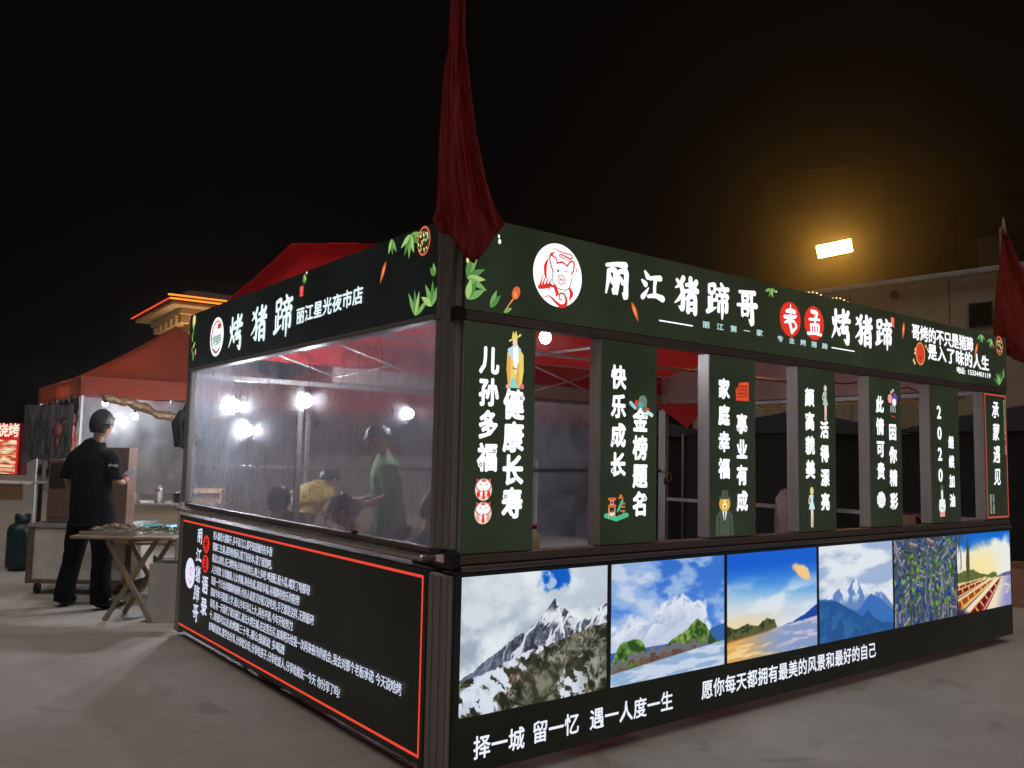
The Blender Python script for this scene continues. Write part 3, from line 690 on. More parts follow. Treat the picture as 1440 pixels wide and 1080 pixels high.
def lady(o, a, z, h, hair, dress):
    p = Print(FR, .003); s = h
    p.stroke([(a + .03 * s, z - .5 * s, .018 * s), (a + .04 * s, z - .28 * s, .022 * s), (a + .02 * s, z - .05 * s, .035 * s)], SK); p.stroke([(a - .03 * s, z - .48 * s, .018 * s), (a - .02 * s, z - .28 * s, .022 * s), (a - .01 * s, z - .05 * s, .035 * s)], SK)
    p.poly([(a - .07 * s, z + .3 * s), (a + .07 * s, z + .3 * s), (a + .05 * s, z + .15 * s), (a + .13 * s, z - .06 * s), (a - .13 * s, z - .06 * s), (a - .05 * s, z + .15 * s)], dress)
    p.stroke([(a - .08 * s, z + .28 * s, .02 * s), (a - .13 * s, z + .12 * s, .02 * s), (a - .06 * s, z + .06 * s, .018 * s)], SK)
    p.disk(a, z + .40 * s, .075 * s, hair, .1 * s); p.disk(a + .01 * s, z + .395 * s, .045 * s, SK, .06 * s); p.build('lady_print', o)
lady(panels[3], 3.09, 1.965, .25, em((190, 185, 175), 1), em((170, 200, 185), 1))
lady(panels[3], 2.915, 1.25, .27, em((225, 200, 110), 1), em((205, 240, 240), 1))
def picE(o):
    p = Print(FR, .003); a, z = 4.0, 2.045
    p.disk(a - .04, z, .032, PINK, .035); p.disk(a + .03, z + .005, .036, em((110, 70, 170), 1), .04); p.disk(a + .02, z - .025, .03, em((250, 245, 250), 1), .028); p.disk(a - .02, z + .05, .012, em((240, 200, 170), 1)); p.disk(a + .005, z + .065, .012, em((240, 200, 190), 1))
    for k in range(4): p.stroke([(a - .03 + .02 * k, z - .05, .003), (a - .035 + .022 * k, z - .1, .003)], em((220, 220, 220), 1))
    p.stroke([(a - .02, z - .13, .003), (a + .03, z - .14, .003)], REDP); p.build('couple_print', o)
    p = Print(FR, .003); a, z = 3.81, 1.285
    for k in range(9): p.disk(a + .04 * math.cos(k * .7), z + .04 * math.sin(k * .7), .022, em((245, 245, 245), 1), .022)
    p.disk(a, z, .045, em((250, 250, 250), 1.05))
    for k in range(4): p.stroke([(a - .03 + .02 * k, z + .02, .002), (a - .02 + .018 * k, z - .03, .002)], em((150, 150, 155), 1))
    p.build('flower_ball_print', o)
picE(panels[4])
def picF(o):
    p = Print(FR, .003); a, z = 4.745, 1.235
    p.disk(a, z + .1, .03, em((80, 95, 85), 1), .06); p.disk(a, z - .02, .055, em((240, 248, 240), 1), .055); p.disk(a - .03, z + .02, .02, em((240, 248, 240), 1)); p.disk(a + .03, z + .02, .02, em((240, 248, 240), 1))
    p.stroke([(a, z + .02, .016), (a, z + .1, .014)], em((250, 250, 245), 1)); p.poly([(a - .04, z - .1), (a + .04, z - .1), (a + .042, z - .06), (a - .042, z - .06)], PINK)
    for k in range(3): p.stroke([(a - .035 + .012 * k, z - .02 - .006 * k, .002), (a + .01 + .012 * k, z - .03 - .006 * k, .002)], em((150, 165, 150), 1))
    p.build('raised_finger_print', o)
picF(panels[5])
p = Print(FR, .003)
fr = [(5.56, 1.105), (5.972, 1.105), (5.972, 2.18), (5.56, 2.18), (5.56, 1.105)]
for q0, q1 in zip(fr[:-1], fr[1:]): p.stroke([(*q0, .006), (*q1, .006)], em((215, 80, 66), 1))
p.build('red_border', panels[6])
p = Print(FR, .003)
for k, ch in enumerate('愿你走过半生归来仍是少年一如初见'): p.char(ch, 5.94, 2.13 - .031 * k, .022, .024, em((150, 200, 160), 1), .03, 3)
for j, t in enumerate(('感谢您的光临', '欢迎下次再来')):
    for k, ch in enumerate(t): p.char(ch, 5.615 + .05 * j, 1.29 - .028 * k, .03, .024, em((170, 185, 175), 1), .03, 3)
p.build('lettering', panels[6])

# ---- lower light box with landscapes
base = sign_box('base_sign', .02, LX, .0, .11, .07, 1.0, M_boxd, FR, M_filmB, .02, LX, 'long base light box with six landscape pictures and a slogan', .004)
SL = em((235, 240, 250), 1.05)
for t, a0, a1, z0, z1 in [('择一城', .145, .455, .183, .181), ('留一忆', .50, .815, .190, .190), ('遇一人度一生', .885, 1.53, .188, .194), ('愿你每天都拥有最美的风景和最好的自己', 1.775, 3.69, .205, .215)]:
    p = Print(FR, .003); p.line(t, a0, a1, z0, .098, SL, .022, 6, z1=z1, fill=.86); p.build('lettering', base)

def vnoise(x, y, seed=0):
    r = np.random.default_rng(seed).random((64, 64))
    xi = np.floor(x).astype(int); yi = np.floor(y).astype(int); fx = x - xi; fy = y - yi
    fx = fx * fx * (3 - 2 * fx); fy = fy * fy * (3 - 2 * fy)
    a = r[yi % 64, xi % 64]; b_ = r[yi % 64, (xi + 1) % 64]; c = r[(yi + 1) % 64, xi % 64]; d = r[(yi + 1) % 64, (xi + 1) % 64]
    return (a * (1 - fx) + b_ * fx) * (1 - fy) + (c * (1 - fx) + d * fx) * fy
def fbm(x, y, seed=0, o=5):
    s = 0; a = .5; t = 0
    for k in range(o):
        c_, s_ = math.cos(.6 * k + seed), math.sin(.6 * k + seed); f = 1.93 ** k
        s = s + a * vnoise((x * c_ + y * s_) * f + 7.3 * k, (-x * s_ + y * c_) * f + 3.1 * k, seed + k); t += a; a *= .55
    return s / t
def mixc(c, col, m): m = np.clip(m, 0, 1)[..., None]; return c * (1 - m) + np.array(col, float) * m
def ss(a, b_, x): t = np.clip((x - a) / (b_ - a), 0, 1); return t * t * (3 - 2 * t)
def paint(k, U, V):
    C = np.zeros(U.shape + (3,))
    X = U * 1.47; Y = V
    if k == 0:
        n = fbm(X * 1.8, Y * 2.6, 1, 7); n3 = fbm(X * 4 + n * 2, Y * 5, 3, 7)
        C = mixc(C, (198, 210, 222), np.ones_like(U)); C = mixc(C, (236, 243, 248), ss(.40, .64, n * .6 + n3 * .4)); C = mixc(C, (148, 164, 182), ss(.56, .40, n * .5 + n3 * .5) * ss(.9, .35, V) * .8)
        n2 = fbm(X * 6, Y * 6, 5, 7); d = np.hypot((U - .64) / .19, (V - .95) / .20); C = mixc(C, (20, 96, 200), ss(.62, .40, d * .55 + n2 * .75 - .18)); C = mixc(C, (232, 240, 248), ss(.55, .66, fbm(X * 9, Y * 9, 44, 6)) * ss(1.2, .6, d) * .7)
        h = np.interp(U, [0, .15, .3, .42, .5, .56, .61, .67, .75, .86, .9, .96, 1], [.27, .37, .50, .56, .62, .70, .775, .70, .61, .57, .62, .70, .69]) + (fbm(X * 16, Y * 0 + 2, 9, 6) - .5) * .05
        mt = ss(0, .006, h - V); wx = X + .12 * (fbm(X * 6, Y * 6, 61) - .5); wy = Y + .12 * (fbm(X * 6, Y * 6, 62) - .5)
        r1_ = 1 - np.abs(2 * fbm(wx * 9 + wy * 5, wy * 5 - wx * 2, 11, 7) - 1); r2_ = 1 - np.abs(2 * fbm(wx * 20 - wy * 12, wy * 14, 13, 6) - 1)
        lit = fbm(wx * 12 + .03, wy * 10, 12, 6) - fbm(wx * 12 - .12, wy * 10 + .1, 12, 6)
        C2 = mixc(np.zeros_like(C), (98, 104, 120), np.ones_like(U)); C2 = mixc(C2, (46, 50, 64), ss(.80, .97, r1_) * .9); C2 = mixc(C2, (50, 54, 68), ss(.0, .14, -lit)); C2 = mixc(C2, (160, 166, 178), ss(.0, .14, lit) * .8); C2 = mixc(C2, (60, 64, 80), ss(.86, 1, r2_) * .6)
        gully = 1 - np.abs(2 * fbm((wx - .55 * wy) * 7, (wy + wx * .4) * 1.6, 15, 6) - 1)
        C2 = mixc(C2, (232, 238, 246), ss(.90, .96, gully) * ss(.2, .4, V) * .9); C2 = mixc(C2, (236, 240, 248), ss(.50, .56, fbm(wx * 10, wy * 9, 17, 6)) * ss(.56, .62, V) * ss(.72, .66, V) * .9)
        C2 = mixc(C2, (235, 240, 248), ss(.015, .004, np.abs(U - .655 - (.62 - V) * .18 + (r2_ - .8) * .03)) * ss(.42, .46, V)); C2 = mixc(C2, (236, 240, 247), ss(.53, .57, fbm(wx * 8, wy * 9, 19, 6) - .25 * np.abs(V - .5)) * ss(.6, .75, U) * .85)
        C2 = mixc(C2, (120, 140, 165), ss(.38, .12, U) * .45); C = C * (1 - mt[..., None]) + C2 * mt[..., None]
        C = mixc(C, (222, 230, 238), ss(.46, .62, fbm(X * 3, Y * 4, 21, 6)) * ss(.55, .3, U) * ss(.48, .62, V) * .85)
        f = np.interp(U, [0, .2, .45, .62, .8, 1], [.25, .31, .42, .45, .50, .545]) + (fbm(X * 18, Y * 0, 23, 6) - .5) * .05
        fg = ss(0, .008, f - V); g_ = fbm(wx * 15 + wy * 8, wy * 17, 25, 7); gr_ = 1 - np.abs(2 * fbm(wx * 14 - wy * 10, wy * 9, 26, 6) - 1)
        C3 = mixc(np.zeros_like(C), (112, 108, 98), np.ones_like(U)); C3 = mixc(C3, (44, 44, 34), ss(.54, .40, g_)); C3 = mixc(C3, (158, 154, 140), ss(.55, .66, g_)); C3 = mixc(C3, (38, 40, 30), ss(.88, .98, gr_) * .8); C3 = mixc(C3, (84, 90, 62), ss(.5, .62, fbm(X * 6, Y * 7, 27, 6)) * .35)
        band = (Y * 1.25 - X * .72) * 3.2 + (fbm(wx * 5, wy * 5, 33, 6) - .5) * 2.2; sn = np.sin(band * 2.4 + 1.2) - .08 + (g_ - .5) * 2.6 + (fbm(wx * 26, wy * 26, 35, 4) - .5) * .9
        C3 = mixc(C3, (222, 230, 242), ss(.42, .60, sn) * ss(1.0, .66, U + .25 * (V - .3))); C3 = mixc(C3, (180, 192, 212), ss(.42, .60, sn) * ss(.5, .62, fbm(X * 10, Y * 10, 37)) * .5 * ss(1.0, .66, U))
        rr2 = random.Random(9)
        for _ in range(16):
            px_, py_ = .30 + rr2.random() * .12, .17 + rr2.random() * .07; C3 = mixc(C3, rr2.choice([(190, 60, 50), (60, 70, 110), (200, 90, 60)]), (np.hypot((U - px_) * 1.5, V - py_) < .006).astype(float))
        C = C * (1 - fg[..., None]) + C3 * fg[..., None]
    elif k == 1:
        n = fbm(X * 2.6 + Y, Y * 6, 2, 7); C = mixc(C, (74, 132, 220), np.ones_like(U)); C = mixc(C, (44, 98, 200), ss(.5, 1, V) * .5); C = mixc(C, (150, 184, 232), ss(.38, .56, n)); C = mixc(C, (215, 222, 240), ss(.58, .72, n) * .8)
        cu = .55 + .13 * np.exp(-((U - .55) / .2) ** 2) - .12 * np.exp(-((U - .12) / .1) ** 2) * 0 - .1 * ss(.75, .95, U) + (fbm(X * 5, Y * 4, 7, 7) - .5) * .42
        C = mixc(C, (232, 238, 248), ss(-.01, .05, cu - V)); cl_ = fbm(X * 7, Y * 8, 12, 7) - fbm(X * 7 - .15, Y * 8 + .25, 12, 7); C = mixc(C, (160, 182, 216), ss(.0, .12, cl_) * ss(0, .06, cu - V) * .75); C = mixc(C, (190, 204, 228), ss(.45, .6, fbm(X * 2, Y * 3, 88)) * ss(.04, .2, cu - V) * .7)
        h = np.maximum(.36 * np.exp(-((U - .16) / .17) ** 4), np.interp(U, [.4, .5, .62, .74, .82, .9, 1], [.2, .3, .36, .46, .4, .26, .22])) + (fbm(X * 20, Y * 0, 8) - .5) * .03
        C = mixc(C, (58, 104, 176), ss(0, .01, np.interp(U, [.8, .88, 1], [.28, .36, .38]) - V)); g_ = fbm(X * 18, Y * 18, 9)
        C = mixc(C, (88, 128, 56), ss(0, .01, h - V)); m_ = ss(0, .01, h - V); C = mixc(C, (46, 78, 38), m_ * ss(.52, .40, g_)); C = mixc(C, (138, 164, 74), m_ * ss(.56, .66, g_))
        bd = np.interp(U, [0, .1, .3, .5, .62, .7, .8], [.22, .24, .28, .30, .29, .30, .28]); row = (V < bd) & (V > bd - .15) & (U < .84); bx = np.floor(U * 22); br = np.random.default_rng(4).random(40)[bx.astype(int)]
        top = bd - .05 * br; C = mixc(C, (112, 112, 120), (row & (V < top)).astype(float)); C = mixc(C, (88, 60, 46), (row & (V < top - .055) & ((U * 66) % 1 > .4)).astype(float)); C = mixc(C, (150, 110, 80), (row & (V < top - .055) & ((U * 66) % 1 <= .4)).astype(float) * .6)
        wl = .105 + .12 * U; C = mixc(C, (150, 182, 218), ss(0, .006, wl - V)); C = mixc(C, (205, 218, 238), ss(0, .006, wl - V) * ss(.45, .6, fbm(X * 4, Y * 30, 31)))
        C = mixc(C, (96, 130, 60), ss(.05, .02, np.abs(V - .16) + np.abs(U - .14) * .35) * ss(.4, .6, g_))
    elif k == 2:
        C = mixc(C, (28, 98, 212), np.ones_like(U)); C = mixc(C, (92, 164, 232), ss(.92, .58, V)); C = mixc(C, (206, 222, 234), ss(.76, .48, V + .10 * U)); C = mixc(C, (244, 222, 176), ss(.52, .3, V) * ss(.85, .1, U)); n = fbm(X * 2 + Y * 2, Y * 7 - X, 3, 7)
        C = mixc(C, (234, 240, 246), ss(.42, .66, n) * ss(.82, .55, V) * .75); d = np.hypot((U - .83) / .11, (V - .76 + (U - .83) * .5) / .08); C = mixc(C, (252, 206, 140), ss(1.1, .7, d + (fbm(X * 9, Y * 9, 6) - .5) * .8))
        mr_ = np.interp(U, [.45, .6, .75, .88, 1], [.20, .26, .30, .36, .42]); C = mixc(C, (34, 70, 164), ss(0, .01, mr_ + (fbm(X * 12, Y * 0, 3) - .5) * .03 - V))
        h = np.interp(U, [0, .08, .2, .32, .42, .5, .54], [.34, .30, .33, .30, .36, .33, .22]) + (fbm(X * 20, Y * 0, 4) - .5) * .03; C = mixc(C, (92, 96, 56), ss(0, .01, h - V)); C = mixc(C, (56, 62, 42), ss(0, .01, h - V) * ss(.5, .4, fbm(X * 16, Y * 20, 5)))
        wl = .20 + .10 * U; wt = ss(0, .006, wl - V); C = mixc(C, (140, 160, 204), wt); C = mixc(C, (232, 172, 88), wt * ss(.62, .0, U)); C = mixc(C, (250, 214, 150), wt * ss(.5, .65, fbm(X * 3, Y * 22, 8)) * ss(.7, .2, U)); C = mixc(C, (206, 196, 214), wt * ss(.5, .65, fbm(X * 4, Y * 26, 9)) * ss(.4, .8, U))
        C = mixc(C, (110, 74, 40), wt * ss(.03, .0, wl - V) * ss(.55, .4, U))
    elif k == 3:
        n = fbm(X * 1.6, Y * 6, 4); C = mixc(C, (186, 202, 226), np.ones_like(U)); C = mixc(C, (232, 238, 246), ss(.4, .62, n)); C = mixc(C, (150, 176, 216), ss(.5, .38, n) * .6)
        h = np.interp(U, [0, .12, .25, .36, .42, .48, .54, .6, .72, .8, .9, 1], [.42, .47, .53, .50, .60, .63, .52, .44, .50, .47, .38, .28]) + (fbm(X * 18, Y * 0, 14) - .5) * .06
        mt = ss(0, .008, h - V); C = mixc(C, (104, 140, 196), mt); C = mixc(C, (228, 236, 248), mt * ss(.48, .58, fbm(X * 12, Y * 9, 15)) * ss(.34, .46, V))
        h2 = np.interp(U, [0, .15, .3, .5, .62, .68, .8, 1], [.46, .44, .36, .27, .40, .44, .38, .22]) + (fbm(X * 14, Y * 0, 16) - .5) * .02; C = mixc(C, (62, 116, 190), ss(0, .008, h2 - V))
        h3 = np.interp(U, [0, .2, .35, .5, .56, .64, .7, .85, 1], [.44, .42, .34, .24, .21, .27, .19, .10, .08]) + (fbm(X * 20, Y * 0, 18) - .5) * .02; C = mixc(C, (42, 88, 150), ss(0, .008, h3 - V)); C = mixc(C, (60, 120, 170), ss(0, .2, h3 - V) * ss(.45, .6, fbm(X * 10, Y * 10, 19)) * .6)
    elif k == 4:
        C = mixc(C, (74, 84, 100), np.ones_like(U)); rr2 = random.Random(21)
        for _ in range(330):
            cx, cy = rr2.random() * 1.5, rr2.random(); reg = math.sin(cx * 4 + cy * 3); an = (.6 if reg > 0 else -.25) + rr2.gauss(0, .05) + (math.pi / 2 if rr2.random() < .35 else 0)
            if cy < .34 + .1 * (cx / 1.5) and rr2.random() < .7: an = math.pi / 2 + rr2.gauss(0, .06)
            hl, hw = rr2.uniform(.05, .10), rr2.uniform(.016, .030); dx = (X - cx) * math.cos(an) + (Y - cy) * math.sin(an); dy = -(X - cx) * math.sin(an) + (Y - cy) * math.cos(an)
            col = rr2.choice([(78, 96, 132), (96, 112, 140), (132, 142, 158), (60, 78, 116), (112, 120, 136), (70, 88, 120), (150, 152, 160), (50, 84, 160), (160, 150, 150)]); m_ = (np.abs(dx) < hl) & (np.abs(dy) < hw)
            C = mixc(C, col, m_.astype(float)); C = mixc(C, tuple(c * .55 for c in col), (m_ & (dy < -hw * .1)).astype(float) * .8)
        for _ in range(150):
            t = rr2.random(); cl2 = rr2.choice([(.45, .1), (.95, .3), (1.2, .9), (.25, .8), (.7, .6)]); cx, cy = cl2[0] + rr2.gauss(0, .10) + .1 * t, cl2[1] * .2 + .8 * rr2.random(); r = rr2.uniform(.012, .034)
            m_ = np.hypot(X - cx, Y - cy) + (fbm(X * 20, Y * 20, 43) - .5) * .03 < r; C = mixc(C, rr2.choice([(96, 140, 56), (128, 164, 62), (62, 96, 46), (74, 110, 50)]), m_.astype(float))
        C = mixc(C, (96, 110, 128), ss(.014, .006, np.abs(X - .62 - .22 * np.sin(Y * 3.2)))); C = C * (.8 + .4 * fbm(X * 24, Y * 24, 45))[..., None]
    else:
        C = mixc(C, (24, 110, 214), np.ones_like(U)); n = fbm(X * 2.5, Y * 4, 6); C = mixc(C, (244, 244, 238), ss(.95, .72, V + (n - .5) * .6)); C = mixc(C, (255, 238, 176), ss(.5, .1, np.hypot(U - .45, V - .5)))
        h = np.interp(U, [0, .2, .3, .42, .55, .7, .74, .8, 1], [.52, .56, .54, .48, .46, .48, .42, .44, .46]) + (fbm(X * 16, Y * 0, 7) - .5) * .04; C = mixc(C, (98, 112, 60), ss(0, .01, h - V) * ss(.76, .7, U)); C = mixc(C, (110, 100, 160), ss(0, .01, h - V) * ss(.7, .76, U))
        wl = .40; wt = ss(0, .01, wl - V); C = mixc(C, (246, 232, 200), wt); C = mixc(C, (150, 150, 206), wt * ss(.72, .98, U + (.3 - V) * .3) * ss(.35, .6, fbm(X * 4, Y * 20, 8) + .15))
        for (x0_, y0_, x1_, y1_, w0, col, inn) in [(-.25, .29, .52, .415, .055, (232, 150, 50), (150, 60, 30)), (-.2, .22, .60, .405, .06, (190, 50, 40), (110, 40, 30)), (-.1, .06, .70, .40, .085, (236, 176, 60), (160, 70, 40)), (.22, -.10, .82, .40, .11, (186, 38, 56), (96, 26, 34))]:
            ln = math.hypot(x1_ - x0_, y1_ - y0_); t = ((U - x0_) * (x1_ - x0_) + (V - y0_) * (y1_ - y0_)) / ln ** 2; dd = ((U - x0_) * (y1_ - y0_) - (V - y0_) * (x1_ - x0_)) / ln; ww = w0 * np.clip(1 - t, 0, 1) ** .55 * (1 - .35 * t)
            C = mixc(C, (90, 50, 60), ((np.abs(dd - .25 * ww) < ww * 1.25) & (t < 1)).astype(float) * .75); C = mixc(C, col, ((np.abs(dd) < ww) & (t < 1)).astype(float)); C = mixc(C, inn, ((np.abs(dd + ww * .15) < ww * .55) & (t < .9)).astype(float))
            C = mixc(C, (250, 226, 170), ((np.abs(np.abs(dd) - ww * .95) < .007) & (t < 1)).astype(float) * .85); C = mixc(C, (225, 170, 100), ((np.abs(dd + ww * .15) < ww * .55) & (np.abs((t * 7) % 1 - .5) < .1) & (t < .85)).astype(float))
        C = mixc(C, (60, 44, 90), ss(.16, .05, V + U * .6))
        wls = ss(.5, .62, fbm(X * 26, Y * 2, 60)) * ss(.24, .2, U) * ss(.3, .5, V); C = mixc(C, (84, 74, 48), wls)
    C = C / 255.0
    return np.where(C <= .04045, C / 12.92, ((C + .055) / 1.055) ** 2.4)
M_photo = bpy.data.materials.new('backlit_landscape_print'); M_photo.use_nodes = True
_n = M_photo.node_tree.nodes; _n.clear()
_a = _n.new('ShaderNodeVertexColor'); _a.layer_name = 'print_colour'; _e = _n.new('ShaderNodeEmission'); _e.inputs[1].default_value = .92; _o = _n.new('ShaderNodeOutputMaterial')
M_photo.node_tree.links.new(_a.outputs[0], _e.inputs[0]); M_photo.node_tree.links.new(_e.outputs[0], _o.inputs[0])
PH = [(.059, 1.004), (1.035, 1.984), (2.013, 2.962), (2.991, 3.951), (3.976, 4.962), (4.975, 5.974)]
PL = ['snowy rock peak under clouds', 'wooded islands and lakeside village', 'sunset lake with orange cloud', 'snow mountain over blue ridges', 'old town roofs from above', 'red boats on a bright lake']
for k, ((a0, a1), (nu, nv)) in enumerate(zip(PH, [(330, 225), (260, 180), (200, 140), (170, 120), (200, 140), (160, 110)])):
    U, V = np.meshgrid(np.linspace(0, 1, nu), np.linspace(0, 1, nv))
    P = np.stack([a0 + (a1 - a0) * U, np.full_like(U, -.003), .3324 + (.9788 - .3324) * V], -1)
    o = grid_mesh('landscape_picture', P, M_photo, base, False, colors=paint(k, U, V)); o['label'] = PL[k]

# ---- lower light box of text, short side
txt = sign_box('text_sign', .0, .11, .203, LY + .01, .065, 1.0, M_boxd, FL, M_filmB, .203, LY + .01, 'base light box with a red border and many lines of white text', .004)
p = Print(FL, .003)
fr = [(.242, .108), (4.10, .108), (4.10, .957), (.242, .957), (.242, .108)]
for q0, q1 in zip(fr[:-1], fr[1:]): p.stroke([(*q0, .007), (*q1, .007)], em((226, 70, 52), 1.1))
p.build('red_border', txt)
p = Print(FL, .003); p.disk(3.82, .548, .122, em((225, 228, 250), 1.05), .122, n=36)
for st in ([(3.80, .60, .004), (3.76, .57, .003), (3.80, .53, .003), (3.84, .56, .004), (3.80, .60, .003)], [(3.86, .50, .004), (3.80, .47, .005), (3.76, .50, .004)]): p.stroke(st, REDP)
p.build('round_emblem', txt)
TW = em((214, 222, 245), 1.05)
p = Print(FL, .003)
for k, ch in enumerate('丽江猪蹄哥'): p.brush(ch, 3.625, .865 - .15 * k, .125, TW, 1.1, 1.1, -1)
p.build('lettering', txt)
for k, ch in enumerate('老孟'):
    p = Print(FL, .003); p.disk(3.455, .815 - .152 * k, .075, REDP, .07, n=26); p.build('red_disc', txt)
    p = Print(FL, .005); p.brush(ch, 3.455, .815 - .152 * k, .10, em((70, 20, 16), 1), .95, 1.0, -1); p.build('lettering', txt)
p = Print(FL, .003)
for k, ch in enumerate('语录'): p.char(ch, 3.44, .50 - .165 * k, .13, .125, TW, .035, 6, -1)
p.build('lettering', txt)
LN = [('男人都是大猪蹄子，多不说几口，都不知道做的有多香！', 2.10), ('猪脚三生遇，遇到你我间，错了好好本，错了就错吧。', 2.11), ('看这么贵的，自己烤的有点贵贵的贵白，晚上多吃！啤酒配，配小菜，嘴笑了啥都有！', 1.49), ('人生得意：父母健康，儿女孝顺，事业有成，家庭幸福，有猪蹄有快乐的陪伴！', 1.635),
      ('哥是一个只会卖猪蹄的厨师，也有人说是又好看又好吃的，手艺都是这样，无限循环！', 1.42), ('我家今年可能要上学，我儿今年可以上大，再也不错，今年开始努力！', 1.72), ('哥哥，有一天我老了就去丽江，就去大理古城，在这里去买，如果明天给我一次再来夜市的机会，我会对那个老板承诺：今天说啥烤', .395),
      ('十，哥我可以去卖烤蹄三十年，那么我就说：多喝酒！', 1.83), ('好喝的喜欢，要学会分享，分享给父母，分享给孩子，分享给爱人，分享给朋友一今天 你分享了吗?', 1.06)]
for k, (t, e) in enumerate(LN):
    p = Print(FL, .003); p.line(t, 3.30, e, .898 - .0855 * k, .060, TW, .02, 2, dirn=-1, z1=.886 - .0835 * k, fill=.92); p.build('lettering', txt)

# ================================================================== canopy over the kiosk
CT = thing('canopy_tent', 'red gabled fabric canopy rising above the short fascia of the kiosk', 'canopy')
def sheet(pts4, n, m, f, name, parent, solid=0):
    """pts4 corners (u0v0,u1v0,u1v1,u0v1); f(u,v)->offset vector"""
    A, B, C_, D = [np.array(p, float) for p in pts4]
    U, V = np.meshgrid(np.linspace(0, 1, n[0]), np.linspace(0, 1, n[1]))
    P = (A[None, None] * ((1 - U) * (1 - V))[..., None] + B * (U * (1 - V))[..., None] + C_ * (U * V)[..., None] + D * ((1 - U) * V)[..., None])
    if f is not None: P = P + f(U, V)
    return grid_mesh(name, P, m, parent, True, solid)
def sag(d, wr=.01, sd=0):
    def f(U, V):
        o = np.zeros(U.shape + (3,)); o[..., 2] = -d * np.sin(np.pi * U) * np.sin(np.pi * V) + (fbm(U * 8, V * 8, sd) - .5) * wr * 4 * np.sin(np.pi * V); return o
    return f
zr, ze = 2.965, 2.60
sheet([(.02, .13, ze), (LX - .1, .13, ze), (LX - .1, 2.08, zr), (.02, 2.08, zr)], (40, 16), M_red, sag(.05, .012, 3), 'roof_cloth', CT)
sheet([(.02, 4.0, ze), (LX - .1, 4.0, ze), (LX - .1, 2.08, zr), (.02, 2.08, zr)], (40, 16), M_red, sag(.05, .012, 5), 'roof_cloth', CT)
U, V = np.meshgrid(np.linspace(.14, 3.99, 40), np.linspace(0, 1, 10))
top = zr - np.abs(U - 2.08) / 1.94 * (zr - ze) - .004
P = np.stack([.135 - .0 * U + (fbm(U * 3, V * 3, 8) - .5) * .03 + .03 * (1 - V), U, 2.42 + (top - 2.42) * V], -1)
P[-1, :, 0] = .024
grid_mesh('gable_cloth', P, M_red, CT)
for y0 in (3.99, .14):
    def f(U, V): o = np.zeros(U.shape + (3,)); o[..., 1] = np.sin(U * 60) * .012 * (1 - V); return o
    sheet([(.1, y0, 2.36), (LX - .2, y0, 2.36), (LX - .2, y0, ze - .012), (.1, y0, ze - .012)], (120, 5), M_red, f, 'valance', CT)
M_tube = princ('pale_frame_tube', (.5, .47, .45), .4, .5, var=.1)
def tube_o(pts, r, m, name, parent): b = MB(); b.tube(pts, r, m); return b.build(name, parent)
tube_o([(.12, 2.08, 2.41), (LX - .15, 2.08, 2.41)], .016, M_tube, 'cross_bar', CT)
tube_o([(.14, 1.15, 2.30), (.14, 3.0, 2.30)], .014, M_tube, 'cross_bar', CT)
for k in range(5):
    xa = .15 + 1.15 * k
    tube_o([(xa, 3.9, 2.56), (xa + 1.1, 3.9, 2.26)], .009, M_tube, 'truss_bar', CT); tube_o([(xa, 3.92, 2.26), (xa + 1.1, 3.92, 2.56)], .009, M_tube, 'truss_bar', CT)
for k in range(3):
    ya = .3 + 1.2 * k
    tube_o([(.2, ya, 2.56), (.2, ya + 1.1, 2.28)], .009, M_tube, 'truss_bar', CT); tube_o([(.22, ya, 2.28), (.22, ya + 1.1, 2.56)], .009, M_tube, 'truss_bar', CT)
tube_o([(3.0, .2, 2.55), (3.0, 3.9, 2.55)], .014, M_tube, 'cross_bar', CT)
fl = MB(); fl.add([(5.6, 3.9, 2.24), (5.82, 3.25, 2.22), (5.72, 3.5, 1.93)], [(0, 1, 2)], M_red); fl.add([(5.61, 3.91, 2.24), (5.83, 3.26, 2.22), (5.73, 3.51, 1.93)], [(0, 2, 1)], M_red); fl.build('loose_corner_flap', CT)

# ================================================================== plastic sheet in the window
PS = thing('plastic_window_sheet', 'crinkled clear plastic sheet stretched across the short side window opening of the kiosk', 'plastic sheet', (.03, 2.1, 1.1))
def crink(U, V):
    o = np.zeros(U.shape + (3,))
    o[..., 0] = (fbm(U * 5 + V * 3, V * 3, 71) - .5) * .03 + (np.abs(fbm(U * 9 + V * 6, V * 5 - U * 4, 72) - .5)) * .014
    return o
sheet([(.0, 1.93, -.01), (.0, -1.88, -.01), (.0, -1.88, 1.125), (.0, 1.93, 1.125)], (150, 50), M_clear, crink, 'clear_sheet', PS)
cl = thing('binder_clip', 'small black binder clip gripping the bottom edge of the plastic window sheet', 'clip', (-.006, .965, 1.085))
b = MB(); b.box(-.010, .010, -.024, .024, .018, .04, M_black, ch=.003); b.build('clip_body', cl)
b = MB(); b.tube([(-.012, -.012, .038), (-.014, -.014, .065), (-.012, -.008, .078), (-.012, .008, .078), (-.014, .014, .065), (-.012, .012, .038)], .0017, M_black, 6); b.build('clip_handle', cl)
BS = thing('plastic_back_sheet', 'hazy plastic sheet closing the back of the kiosk behind the panel signs', 'plastic sheet', (3.6, LY - .06, 0))
sheet([(-.1, 0, .5), (2.2, 0, .5), (2.2, 0, 2.2), (-.1, 0, 2.2)], (60, 20), M_clear, lambda U, V: np.stack([0 * U, (fbm(U * 9, V * 4, 75) - .5) * .07, 0 * U], -1), 'clear_sheet', BS)

